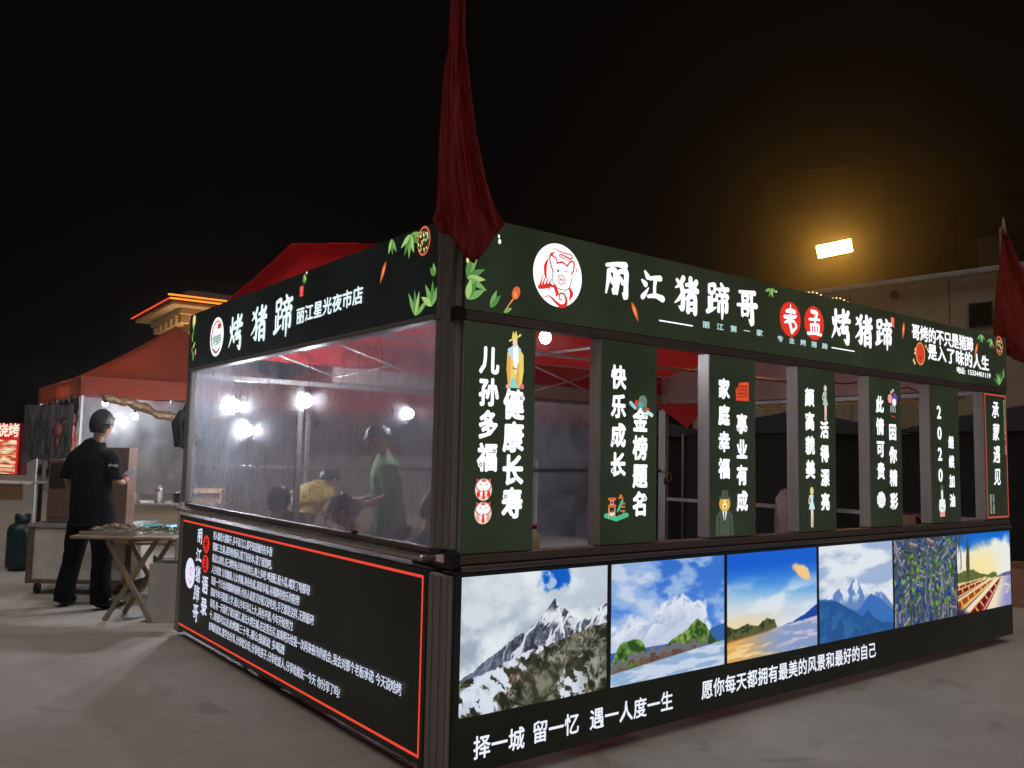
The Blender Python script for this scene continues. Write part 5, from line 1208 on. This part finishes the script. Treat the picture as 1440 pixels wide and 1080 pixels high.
# ================================================================== cart
ct = thing('food_cart', 'pale panelled food cart on castors standing behind the person in black', 'cart', (-.10, 6.86, 0), -.658)
M_white = princ('pale_cart_panel', (.55, .53, .50), .45, var=.12, vscale=4)
M_brn = princ('brown_cart_frame', (.15, .10, .075), .5, var=.25)
M_board = princ('reddish_board', (.14, .085, .065), .6, var=.15)
b = MB(); b.box(-.53, .53, -.30, .30, .14, .70, M_white, ch=.01); b.build('cabinet', ct)
b = MB(); b.box(-.56, .56, -.33, .33, .702, .745, M_steel, ch=.008); b.build('counter_top', ct)
for x in (-.52, .52): b = MB(); b.box(x - .03, x + .03, -.325, -.302, .12, .70, M_brn, ch=.003); b.build('corner_trim', ct)
b = MB(); b.box(-.488, .488, -.322, -.303, .12, .165, M_brn, ch=.003); b.build('bottom_trim', ct)
b = MB(); b.box(-.56, -.532, -.28, .28, .2, .66, M_alu, ch=.004); b.build('side_panel', ct)
b = MB(); b.box(-.45, .12, -.18, .26, .747, 1.42, M_brn, ch=.008); b.build('display_case', ct)
b = MB(); b.box(.125, .42, -.20, .0, .747, 1.56, M_board, ch=.006); b.build('upright_board', ct)
b = MB(); b.box(-.43, .10, -.19, -.181, .80, 1.10, M_board); b.build('door_panel', ct)
b = MB(); b.box(-.43, .10, -.19, -.181, 1.12, 1.38, princ('dark_glass', (.02, .02, .02), .08)); b.build('glass_pane', ct)
for x in (-.46, .46):
    for y in (-.24, .24):
        b = MB(); M_ = Matrix.Translation((x, y, .06)) @ Matrix.Rotation(math.pi / 2, 4, 'Y')
        b.lathe([(.02, -.016), (.056, -.014), (.06, 0), (.056, .014), (.02, .016)], M_black, (0, 0, 0), 18); b.v = [tuple(M_ @ Vector(v)) for v in b.v]; c_ = b.build('castor', ct)
        b = MB(); b.box(x - .02, x - .017, y - .02, y + .02, .06, .139, M_alu); b.box(x + .017, x + .02, y - .02, y + .02, .06, .139, M_alu); b.box(x - .02, x + .02, y - .02, y + .02, .125, .139, M_alu); b.build('castor_fork', ct)
# ================================================================== folding table with food
ft = thing('folding_table', 'wooden folding table with crossed legs piled with wrapped food', 'table', (-.12, 5.10, 0), -.658)
M_leg = princ('worn_table_wood', (.26, .20, .13), .7, var=.25, vscale=6, stretch=(1, 1, .2))
b = MB(); b.box(-.47, .47, -.28, .28, .735, .762, M_leg, ch=.006); b.build('tabletop', ft)
for y in (-.20, .20):
    for sg in (-1, 1):
        b = MB(); M_ = Matrix.Translation((.06, y + .016 * sg, .366)) @ Matrix.Rotation(math.radians(31) * sg, 4, 'Y'); b.box(-.022, .022, -.012, .012, -.424, .424, M_leg, M_, ch=.003); b.build('leg', ft)
b = MB(); b.tube([(.29, -.20, .74), (.29, .20, .74)], .01, M_leg, 8); b.build('cross_rod', ft)
def blob(name, label, cat, loc, pts, m, rz=0, group=None):
    b = MB()
    for (c, r, sq) in pts: b.ball(c, r, m, 12, sq)
    for i, v in enumerate(b.v):
        n_ = mnoise.noise(Vector(v) * 22) * .012; b.v[i] = (v[0] + n_, v[1] + n_, max(v[2] + n_, .0))
    o = b.build(name); o.location = loc; o.rotation_euler = (0, 0, rz); tag(o, label, cat, group); return o
M_wrapd = princ('plastic_wrapped_meat', (.22, .17, .12), .18, bump=1, bscale=30, var=.5, vscale=18)
M_leafy = princ('leafy_greens', (.05, .12, .03), .5, bump=1, bscale=30, var=.5, vscale=25)
# tray of wrapped skewers: many small pieces
tr = thing('food_tray', 'steel tray of plastic wrapped skewers on the left of the folding table', 'tray', (-.25, 5.2, .764), -.658)
b = MB(); b.box(-.26, .26, -.20, .20, 0, .012, M_steel, ch=.003); b.box(-.26, .26, -.2, -.19, .012, .035, M_steel); b.box(-.26, .26, .19, .2, .012, .035, M_steel); b.build('tray_pan', tr)
b = MB(); r_ = random.Random(5)
for k in range(46):
    x, y = r_.uniform(-.22, .22), r_.uniform(-.15, .15); a = r_.uniform(0, 3.14); l = r_.uniform(.03, .07)
    z = .03 + .05 * (1 - abs(x) / .25) * r_.uniform(.3, 1)
    b.tube([(x - l * math.cos(a), y - l * math.sin(a), z), (x, y, z + .012), (x + l * math.cos(a), y + l * math.sin(a), z)], [.008, .015, .008], M_wrapd, 7)
o = b.build('skewer_pile', tr); o['kind'] = 'stuff'
gr = thing('vegetable_pile', 'heap of dark green vegetables on the right of the folding table', 'vegetables', (.10, 4.94, .764), -.658)
b = MB()
for k in range(120):
    x, y = r_.gauss(0, .075), r_.gauss(0, .07); a = r_.uniform(0, 6.28); z = max(.004, .075 - (x * x + y * y) * 6) * r_.uniform(.5, 1)
    l = r_.uniform(.03, .06); c, s_ = math.cos(a), math.sin(a)
    b.add([(x, y, z), (x + l * .5 * c - .012 * s_, y + l * .5 * s_ + .012 * c, z + .018), (x + l * c, y + l * s_, z + .004), (x + l * .5 * c + .012 * s_, y + l * .5 * s_ - .012 * c, z + .018)], [(0, 1, 2, 3)], M_leafy)
o = b.build('leaf_heap', gr); o['kind'] = 'stuff'
def cbox(name, label, loc, dims, rz, m, cat, lid=False, grp=None):
    t = thing(name, label, cat, loc, rz, grp); w2, d2, h = dims[0] / 2, dims[1] / 2, dims[2]; th = .012
    b = MB(); b.box(-w2, w2, -d2, -d2 + th, 0, h, m, ch=.003); b.box(-w2, w2, d2 - th, d2, 0, h, m, ch=.003); b.box(-w2, -w2 + th, -d2 + th, d2 - th, 0, h, m, ch=.002); b.box(w2 - th, w2, -d2 + th, d2 - th, 0, h, m, ch=.002); b.box(-w2 + th, w2 - th, -d2 + th, d2 - th, 0, th, m)
    b.build('box_body', t)
    if lid:
        for sg in (-1, 1):
            b = MB(); M_ = Matrix.Translation((0, sg * d2, h)) @ Matrix.Rotation(-sg * .5, 4, 'X'); b.box(-w2, w2, min(0, sg * d2 * .8), max(0, sg * d2 * .8), 0, .006, m, M_); b.build('flap', t)
    return t
M_card = princ('cardboard', (.34, .20, .11), .8, var=.15, vscale=5)
M_foam = princ('dull_foam', (.42, .41, .38), .8, var=.15, vscale=5)
cbox('foam_box', 'tall dull white foam box on the ground under the folding table end', (.17, 4.80, 0), (.36, .30, .52), -.658, M_foam, 'box')
# low bench with basins
bn = thing('prep_bench', 'low wooden bench holding two teal basins behind the folding table', 'bench', (.42, 6.05, 0), -.658)
b = MB(); b.box(-.6, .6, -.28, .28, .57, .60, M_wood, ch=.005); b.build('bench_top', bn)
for x in (-.55, .55):
    for y in (-.23, .23): b = MB(); b.box(x - .025, x + .025, y - .025, y + .025, 0, .569, M_wood); b.build('leg', bn)
def basin(loc, label, m, r=.17):
    b = MB(); b.lathe([(r * .62, 0), (r * .7, .004), (r * .95, .14), (r * 1.04, .15), (r * 1.04, .156), (r * .93, .15), (r * .68, .012), (.005, .012)], m, n=30)
    o = b.build('basin'); o.location = loc; tag(o, label, 'basin', 'basins on the bench')
basin((.22, 6.12, .602), 'teal plastic basin at the left end of the bench', princ('teal_plastic', (.03, .20, .20), .4, var=.1))
basin((.52, 5.90, .602), 'blue plastic basin on the bench nearer the kiosk', princ('blue_plastic', (.05, .20, .32), .4, var=.1))
bk = thing('steel_prep_table', 'steel work table with cookware under the orange tent', 'table', (.80, 7.55, 0), -.658)
b = MB(); b.box(-.75, .75, -.3, .3, .88, .91, M_steel, ch=.005); b.build('tabletop', bk)
b = MB(); b.box(-.72, .72, -.27, .27, .25, .27, M_alu); b.build('lower_shelf', bk)
for x in (-.72, .72):
    for y in (-.27, .27): b = MB(); b.tube([(x, y, 0), (x, y, .879)], .018, M_alu, 8); b.build('leg', bk)
def pot(loc, label, r=.09, h=.13, m=None):
    t = thing('cooking_pot', label, 'pot', loc, 0, 'pots on the steel work table'); b = MB(); b.lathe([(r, 0), (r, h), (r * 1.06, h + .004), (r * .96, h + .002), (r * .95, .01)], m or M_steel, n=22); b.build('pot_body', t)
    b = MB(); b.lathe([(r * 1.05, 0), (r * .6, .02), (.012, .03), (.014, .05), (.002, .052)], m or M_steel, (0, 0, h + .006), 22); b.build('lid', t)
pot((.47, 7.62, .912), 'small steel pot at the left of the steel work table', .07, .09); pot((.72, 7.45, .912), 'tall steel pot in the middle of the steel work table', .06, .15); pot((.98, 7.42, .912), 'dark wide pot on the steel work table', .11, .09, M_black)
cbox('cardboard_box', 'open cardboard box on the steel work table near the dark pot', (1.22, 7.15, .912), (.32, .24, .17), -.5, M_card, 'box', True)
cbox('cardboard_box', 'flat cardboard box lying on the low bench behind the basins', (.64, 6.12, .602), (.26, .16, .13), -.7, M_card, 'box')
cbox('cardboard_box', 'small orange-brown cardboard box on the counter between the last panel signs', (4.86, .30, 1.032), (.30, .2, .10), .0, M_card, 'box', True)
cbox('cardboard_box', 'brown cardboard box on the ground beyond the right end of the kiosk', (8.5, .75, 0), (.9, .6, .42), .2, M_card, 'box')
# sacks at the end of the kiosk
M_sack = princ('woven_white_sack', (.42, .36, .32), .8, bump=.6, bscale=30, var=.15)
st = thing('side_table', 'wooden side table carrying white sacks at the end of the kiosk', 'table', (5.45, 2.1, 0))
b = MB(); b.box(-.42, .42, -.45, .45, .72, .75, M_wood, ch=.005); b.build('tabletop', st)
for x in (-.38, .38):
    for y in (-.4, .4): b = MB(); b.box(x - .025, x + .025, y - .025, y + .025, 0, .719, M_wood); b.build('leg', st)
def sack(loc, rz, label, h=.45):
    n = 22; rows = 16; vs = []; fs = []
    for i in range(rows + 1):
        v = i / rows; r = .15 * (1 - .25 * v ** 3) * (1 if v < .85 else 1 - (v - .85) * 3.2) * min(1, .75 + v * 3)
        for k in range(n):
            t_ = 2 * math.pi * k / n; q = 1 + .13 * mnoise.noise(Vector((math.cos(t_) * 2, math.sin(t_) * 2, v * 4 + rz))) + .07 * math.sin(5 * t_) * v
            vs.append((r * q * math.cos(t_), r * .8 * q * math.sin(t_), h * v + .02 * math.sin(3 * t_ + rz) * (v > .9)))
    for i in range(rows):
        for k in range(n): fs.append((i * n + k, i * n + (k + 1) % n, (i + 1) * n + (k + 1) % n, (i + 1) * n + k))
    b = MB(); b.add(vs, fs, M_sack, True); o = b.build('sack'); o.location = loc; o.rotation_euler = (0, 0, rz); tag(o, label, 'sack', 'white sacks on the side table')
sack((5.30, 2.36, .752), .3, 'white sack with a creased top, left of the two on the side table', .40)
sack((5.58, 2.02, .752), 1.2, 'taller white sack, right of the two on the side table', .50)
# garment on the back corner post
t = thing('hanging_jacket', 'dark green jacket hanging on the back left post of the kiosk', 'jacket', (.07, 4.28, 1.80), .3)
M_jk = princ('dark_green_jacket', (.008, .011, .007), .85, bump=.6, bscale=12, var=.3)
n, rows = 26, 22; vs = []; fs = []
for i in range(rows + 1):
    v = i / rows; rx = .075 * (.3 + 1.1 * math.sin(math.pi * min(1, v * .62 + .08))) ; ry = .07 * (.5 + v * .6)
    for k in range(n):
        a = 2 * math.pi * k / n; q = (1 if v < .8 else 1 - (v - .8) * 2.6) + .20 * math.sin(5 * a + 4 * v) * v + .3 * mnoise.noise(Vector((math.cos(a) * 2, math.sin(a) * 2, v * 5)))
        vs.append((rx * q * math.cos(a), ry * q * math.sin(a), .16 - .40 * v))
for i in range(rows):
    for k in range(n): fs.append((i * n + k, i * n + (k + 1) % n, (i + 1) * n + (k + 1) % n, (i + 1) * n + k))
b = MB(); b.add(vs, fs, M_jk, True); b.build('jacket_body', t)
for sg in (-1, 1): b = MB(); b.tube([(sg * .07, 0, .08), (sg * .12, .01, -.03), (sg * .11, -.01, -.16), (sg * .10, 0, -.22)], [.035, .045, .04, .036], M_jk, 10); b.build('sleeve', t)
b = MB(); b.tube([(0, 0, .15), (.02, 0, .2), (.05, .0, .19)], .004, M_black, 6); b.build('hook', t)
b = MB(); b.tube([(.36, 5.22, 1.95), (.30, 5.30, .0)], .022, M_tube, 10); tag(b.build('leaning_pole'), 'grey pole standing between the kiosk back corner and the bench', 'pole')

# ================================================================== far left stall
ls_ = thing('menu_light_box', 'glowing red menu light box with white characters at the far left edge', 'sign', (-.99, 10.28, 1.165), -.70)
b = MB(); b.box(-.72, .72, .0, .12, 0, .70, princ('dark_red_case', (.18, .01, .02), .5), ch=.006); b.build('case', ls_)
FM = Face((0, 0, 0), (1, 0, 0), (0, -1, 0))
p = Print(FM, .003); p.poly([(-.71, .01), (.66, .01), (.66, .69), (-.71, .69)], em((205, 34, 32), 1.0)); p.build('red_film', ls_)
p = Print(FM, .005)
for k, ch in enumerate('烧烤'): p.char(ch, .42 + .155 * k, .60, .14, .17, em((250, 235, 215), 1.1), .03, 6)
p.build('lettering', ls_)
def food(z0, z1, seed):
    U, V = np.meshgrid(np.linspace(0, 1, 90), np.linspace(0, 1, 36)); C = np.zeros(U.shape + (3,)); n_ = fbm(U * 14 + V * 5, V * 5 - U * 4, seed)
    C = mixc(C, (238, 205, 160), np.ones_like(U)); C = mixc(C, (212, 90, 60), ss(.46, .60, n_)); C = mixc(C, (150, 50, 36), ss(.62, .72, n_)); C = mixc(C, (250, 240, 210), ss(.42, .3, n_))
    C = C / 255.; C = np.where(C <= .04045, C / 12.92, ((C + .055) / 1.055) ** 2.4)
    P = np.stack([-.70 + 1.33 * U, np.full_like(U, -.006), z0 + (z1 - z0) * V], -1); grid_mesh('food_picture', P, M_photo, ls_, False, colors=C)
food(.28, .47, 120); food(.10, .27, 130); food(.015, .09, 140)
sc_ = thing('stall_counter', 'brown stall counter with a pale top below the red menu light box', 'counter', (-.85, 9.15, 0), -.70)
b = MB(); b.box(-.8, .42, -.02, .5, 1.075, 1.10, M_white, ch=.005); b.build('counter_top', sc_)
b = MB(); b.box(-.8, .40, .0, .03, .88, 1.07, M_wood, ch=.004); b.build('apron', sc_)
for x in (-.05,): b = MB(); b.box(x - .03, x + .03, -.01, .05, 0, .875, M_black); b.build('leg', sc_)
b = MB(); b.box(.36, .40, .40, .44, 0, 1.07, M_black); b.build('leg', sc_)
gc = thing('gas_cylinder', 'dark teal gas cylinder standing under the far left counter', 'gas cylinder', (-.50, 9.0, 0))
M_gas = princ('teal_gas_cylinder', (.006, .03, .035), .4, .2, var=.2, vscale=5)
b = MB(); b.lathe([(.12, 0), (.13, .02), (.165, .06), (.165, .50), (.14, .56), (.07, .60), (.035, .61)], M_gas, n=28); b.build('tank', gc)
b = MB(); b.lathe([(.085, .60), (.09, .605), (.09, .70), (.084, .70), (.084, .606)], M_gas, n=20); b.build('collar', gc)
b = MB(); b.lathe([(.018, .61), (.018, .68), (.035, .685), (.035, .70), (.01, .705)], M_steel, n=12); b.build('valve', gc)
# ================================================================== gate roof with orange light strips
gt = thing('gate_roof', 'far flat gate roof with cream underside and glowing orange light strips, left of the kiosk', 'gate', (3.3, 16.85, 0), math.radians(-2))
M_cream = princ('cream_plaster', (.60, .44, .27), .8, var=.15)
M_tile = princ('dark_roof_tile', (.10, .05, .04), .6)
strip = em((255, 125, 35), 2.2)
b = MB(); b.add([(0, 0, 5.02), (2.6, 0, 5.02), (2.6, 4, 5.02), (0, 4, 5.02), (.7, 1.2, 5.5), (1.9, 1.2, 5.5), (1.9, 2.8, 5.5), (.7, 2.8, 5.5)], [(0, 1, 5, 4), (1, 2, 6, 5), (2, 3, 7, 6), (3, 0, 4, 7), (4, 5, 6, 7), (3, 2, 1, 0)], M_tile); b.build('tiled_roof', gt)
b = MB(); b.box(.06, 2.54, .06, 3.94, 4.93, 5.015, M_cream, ch=.015); b.build('eave_soffit', gt)
b = MB(); b.box(.35, 2.25, .5, 3.5, 4.78, 4.925, M_cream, ch=.02); b.build('eave_soffit', gt)
for k in range(6):
    b = MB(); b.box(.38, .60, .6 + .5 * k, .8 + .5 * k, 4.58, 4.775, M_cream, ch=.015); b.build('bracket', gt)
    if k < 4: b = MB(); b.box(.75 + .42 * k, .95 + .42 * k, .52, .74, 4.60, 4.775, M_cream, ch=.015); b.build('bracket', gt)
b = MB(); b.box(.8, 1.9, 1.2, 2.4, 4.45, 4.775, M_cream, ch=.02); b.build('capital', gt)
b = MB(); b.tube([(-.02, -.03, 5.04), (2.6, -.03, 5.04)], .022, strip, 6); b.build('light_strip', gt)
b = MB(); b.tube([(-.02, .18, 5.16), (2.6, .18, 5.16)], .022, strip, 6); b.build('light_strip', gt)
b = MB(); b.tube([(-.035, -.03, 5.04), (-.035, 4.0, 5.04)], .018, em((235, 70, 40), 1.3), 6); b.build('light_strip', gt)
b = MB(); b.box(1.05, 1.65, 1.5, 2.1, 0, 4.445, princ('gate_pillar', (.08, .05, .04), .8), ch=.02); b.build('pillar', gt)
upl = bpy.data.lights.new('soffit_light', 'POINT'); upl.energy = 60; upl.color = (1, .62, .28); upl.shadow_soft_size = .2  # point light without a fixture, brightens the gate underside
uo = bpy.data.objects.new('soffit_light', upl); COL.objects.link(uo); uo.location = (4.0, 17.2, 3.6)
# ================================================================== buildings at the right
bw = thing('prefab_building', 'low beige prefabricated building with a sloping eave behind the right end of the kiosk', 'building', (14.75, 3.5, 0), math.radians(6))
M_beige = princ('beige_panel', (.42, .32, .22), .7, var=.1, vscale=1.2)
for k in range(6):
    b = MB(); b.box(0, .12, -5.0 + 2.0 * k + .01, -3.0 + 2.0 * k - .01, 0, 5.22, M_beige, ch=.004); b.build('wall_panel', bw)
b = MB(); b.box(.121, 6, -5.0, 7.0, 0, 5.22, M_beige); b.build('building_body', bw)
b = MB(); b.box(-.22, 6.2, -5.2, 7.2, 5.225, 5.32, M_tube, ch=.01); b.build('eave', bw)
wf = MB(); wf.box(-.04, -.002, .22, .64, 4.2, 4.68, M_black, ch=.004); wf = wf.build('window', bw)
b = MB(); b.box(-.05, -.042, .25, .61, 4.24, 4.64, princ('dark_glass_pane', (.01, .01, .012), .1)); b.build('pane', wf)
b = MB(); b.box(-.14, -.002, 1.98, 2.08, 4.95, 5.10, M_black, ch=.01); b.build('wall_bracket', bw)
hb = thing('tall_building', 'tall dark building far behind with ribbed cladding lit by an orange floodlight', 'building', (23.6, 12.4, 0), math.radians(-58.5 + 0))
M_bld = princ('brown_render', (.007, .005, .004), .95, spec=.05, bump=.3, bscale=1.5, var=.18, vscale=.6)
# local x along the wall, local y away from the camera
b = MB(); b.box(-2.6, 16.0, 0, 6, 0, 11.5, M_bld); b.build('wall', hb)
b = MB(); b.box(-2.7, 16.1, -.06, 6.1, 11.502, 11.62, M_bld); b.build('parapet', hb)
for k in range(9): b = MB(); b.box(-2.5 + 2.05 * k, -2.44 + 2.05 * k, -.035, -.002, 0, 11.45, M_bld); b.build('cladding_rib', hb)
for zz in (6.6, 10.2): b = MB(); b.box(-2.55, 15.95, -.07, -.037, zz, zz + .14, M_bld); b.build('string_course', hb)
for k in range(3):
    w_ = MB(); x = 4.2 + 2.2 * k; w_.box(x, x + 1.0, -.05, -.002, 7.4, 8.9, M_bld, ch=.01); w_ = w_.build('window', hb)
    b = MB(); b.box(x + .07, x + .93, -.06, -.052, 7.47, 8.83, princ('night_glass', (.02, .016, .012), .3)); b.build('pane', w_)
fl_ = thing('floodlight', 'bright orange-white floodlight glowing above the right end of the fascia sign', 'lamp', (22.25, 11.6, 8.42), math.radians(-58.5))
b = MB(); b.box(-.52, .52, -.05, .05, -.19, .19, em((255, 186, 76), 200), Matrix.Rotation(math.radians(-9), 4, 'Y')); b.build('lit_panel', fl_)
b = MB(); b.tube([(-.3, .055, 0), (-.3, .9, .1)], .02, M_black, 6); b.tube([(.3, .055, 0), (.3, .9, .1)], .02, M_black, 6); b.build('bracket_arm', fl_)
# dark closed stalls beyond the open end of the kiosk
M_dkb = princ('dark_blue_canopy', (.003, .004, .010), .8, var=.2)
def dark_stall(x, y, label, w_=3, d_=2.6, h=2.35):
    t = thing('closed_stall', label, 'stall', (x, y, 0), 0, 'closed stalls beyond the kiosk')
    n = 14; U, V = np.meshgrid(np.linspace(-1, 1, n * 2 + 1), np.linspace(-1, 1, n * 2 + 1)); r = np.maximum(np.abs(U), np.abs(V))
    P = np.stack([U * w_ / 2, V * d_ / 2, h - .35 + .45 * (1 - r) ** .8 + 0 * U], -1); grid_mesh('roof_cloth', P, M_dkb, t)
    b = MB(); b.box(-w_ / 2 + .05, w_ / 2 - .05, -d_ / 2 + .05, d_ / 2 - .05, 0, h - .37, princ('dark_tarpaulin', (.005, .004, .004), .8, var=.3)); b.build('closed_sides', t)
    for sx in (-1, 1):
        for sy in (-1, 1): b = MB(); b.tube([(sx * w_ / 2, sy * d_ / 2, 0), (sx * w_ / 2, sy * d_ / 2, h - .36)], .02, M_aluD, 8); b.build('leg', t)
dark_stall(10.6, 5.2, 'closed dark stall nearest the open back of the kiosk'); dark_stall(10.9, 1.6, 'closed dark stall behind the right end of the kiosk'); dark_stall(10.4, 9.0, 'closed dark stall farthest back behind the kiosk')
# twigs of cable and a lit string on the fascia edge
b = MB()
for k in range(12): b.ball((3.0 + .05 * k, .06, 2.742 + .01 * math.sin(k)), .006, em((255, 220, 150), 2.0), 6)
o = b.build('light_string'); tag(o, 'short string of tiny warm lights lying along the fascia top', 'string lights'); o['kind'] = 'stuff'

# ------------------------------------------------------------------ small clutter
pl = thing('wooden_pallet', 'low wooden pallet on the ground behind the folding table', 'pallet', (.42, 6.9, 0), -.658)
for k in range(5): b = MB(); b.box(-.45, .45, -.3 + .135 * k, -.22 + .135 * k, .10, .118, M_leg, ch=.003); b.build('board', pl)
for k in range(3): b = MB(); b.box(-.44 + .4 * k, -.36 + .4 * k, -.3, .32, 0, .099, M_leg, ch=.004); b.build('bearer', pl)
mo = thing('blower_motor', 'small black blower standing on the wooden pallet', 'blower', (.40, 6.88, .119), .4)
b = MB(); b.lathe([(.05, -.06), (.11, -.05), (.115, .05), (.05, .06)], M_black, n=20); M_ = Matrix.Translation((0, 0, .125)) @ Matrix.Rotation(math.pi / 2, 4, 'X'); b.v = [tuple(M_ @ Vector(v)) for v in b.v]; b.build('fan_housing', mo)
b = MB(); b.box(-.09, .09, -.05, .05, 0, .02, M_black, ch=.004); b.build('foot', mo)
b = MB(); b.box(.06, .18, -.04, .04, .15, .22, M_black, ch=.006); b.build('outlet', mo)
t = thing('cable_coil', 'yellow cable coil hanging on the back corner column of the kiosk', 'cable', (LX - .08, LY - .14, 0))
b = MB(); b.tube([(0, -.02, 2.1), (.005, -.02, 1.6), (-.005, -.02, 1.45), (0, -.02, 1.35)], .005, princ('yellow_cable', (.45, .28, .06), .5), 6)
b.tube([(.03 + .045 * math.cos(a * .55), -.025 - .004 * (a % 2), 1.33 + .06 * math.sin(a * .55)) for a in range(24)], .005, bpy.data.materials['yellow_cable'], 6); b.build('cable_loop', t)
t = thing('switch_box', 'small black switch box fixed low on the back corner column', 'switch box', (LX - .075, LY - .135, 1.28))
b = MB(); b.box(-.03, .03, -.02, .013, -.045, .045, M_black, ch=.005); b.build('box_body', t)
b = MB(); b.box(-.012, .012, -.027, -.0205, -.018, .018, princ('grey_switch', (.2, .2, .2), .5), ch=.002); b.build('switch', t)
t = thing('unlit_bulb', 'small unlit white bulb hanging under the red canopy between the second and third panel signs', 'light bulb', (2.72, 1.8, 2.50))
b = MB(); b.ball((0, 0, 0), .035, princ('white_glass', (.7, .68, .66), .3), 12, (1, 1, 1.2)); b.build('globe', t)
b = MB(); b.tube([(0, 0, .04), (0, 0, .13), (.01, 0, .35)], .012, M_black, 8); b.build('socket', t)

# ------------------------------------------------------------------ thin haze volume added to give the floodlight its halo
hz = MB(); hz.box(-14, 44, -12, 42, -1.2, 15.5, M_black); hz = hz.build('haze'); hz['kind'] = 'stuff'
mh = bpy.data.materials.new('halo_haze'); mh.use_nodes = True
nh_ = mh.node_tree.nodes; nh_.clear(); oh = nh_.new('ShaderNodeOutputMaterial'); vh = nh_.new('ShaderNodeVolumePrincipled')
vh.inputs['Color'].default_value = (.9, .88, .86, 1); vh.inputs['Density'].default_value = .0017; vh.inputs['Anisotropy'].default_value = .9
mh.node_tree.links.new(vh.outputs[0], oh.inputs['Volume']); hz.data.materials.clear(); hz.data.materials.append(mh)

def bottle(x, y, label, m, h=.2):
    t = thing('sauce_bottle', label, 'bottle', (x, y, 1.032), 0, 'sauce bottles on the kiosk counter')
    b = MB(); b.lathe([(.028, 0), (.032, .01), (.032, h * .62), (.014, h * .8), (.012, h * .9)], m, n=16); b.build('bottle_body', t)
    b = MB(); b.lathe([(.015, 0), (.015, .02), (.004, .028)], princ('red_cap', (.35, .02, .02), .4), (0, 0, h * .9 + .001), 12); b.build('cap', t)
bottle(.62, .28, 'brown sauce bottle left of the others in the first counter opening', princ('brown_sauce', (.10, .035, .015), .2), .17)
bottle(.74, .30, 'pale sauce bottle right of the brown one in the first counter opening', princ('pale_sauce', (.5, .42, .28), .3), .14)
bottle(1.62, .30, 'dark sauce bottle alone in the second counter opening', princ('dark_sauce', (.03, .012, .01), .2), .18)
t = thing('loose_cable', 'thin black cable looping under the head rail of the right openings', 'cable', (0, .16, 0))
b = MB(); pts = [(3.3 + .09 * k, .0, 2.19 - .05 * abs(math.sin(k * .45)) - .01 * math.sin(k)) for k in range(24)]; b.tube(pts, .005, M_black, 6); b.build('cable_run', t)
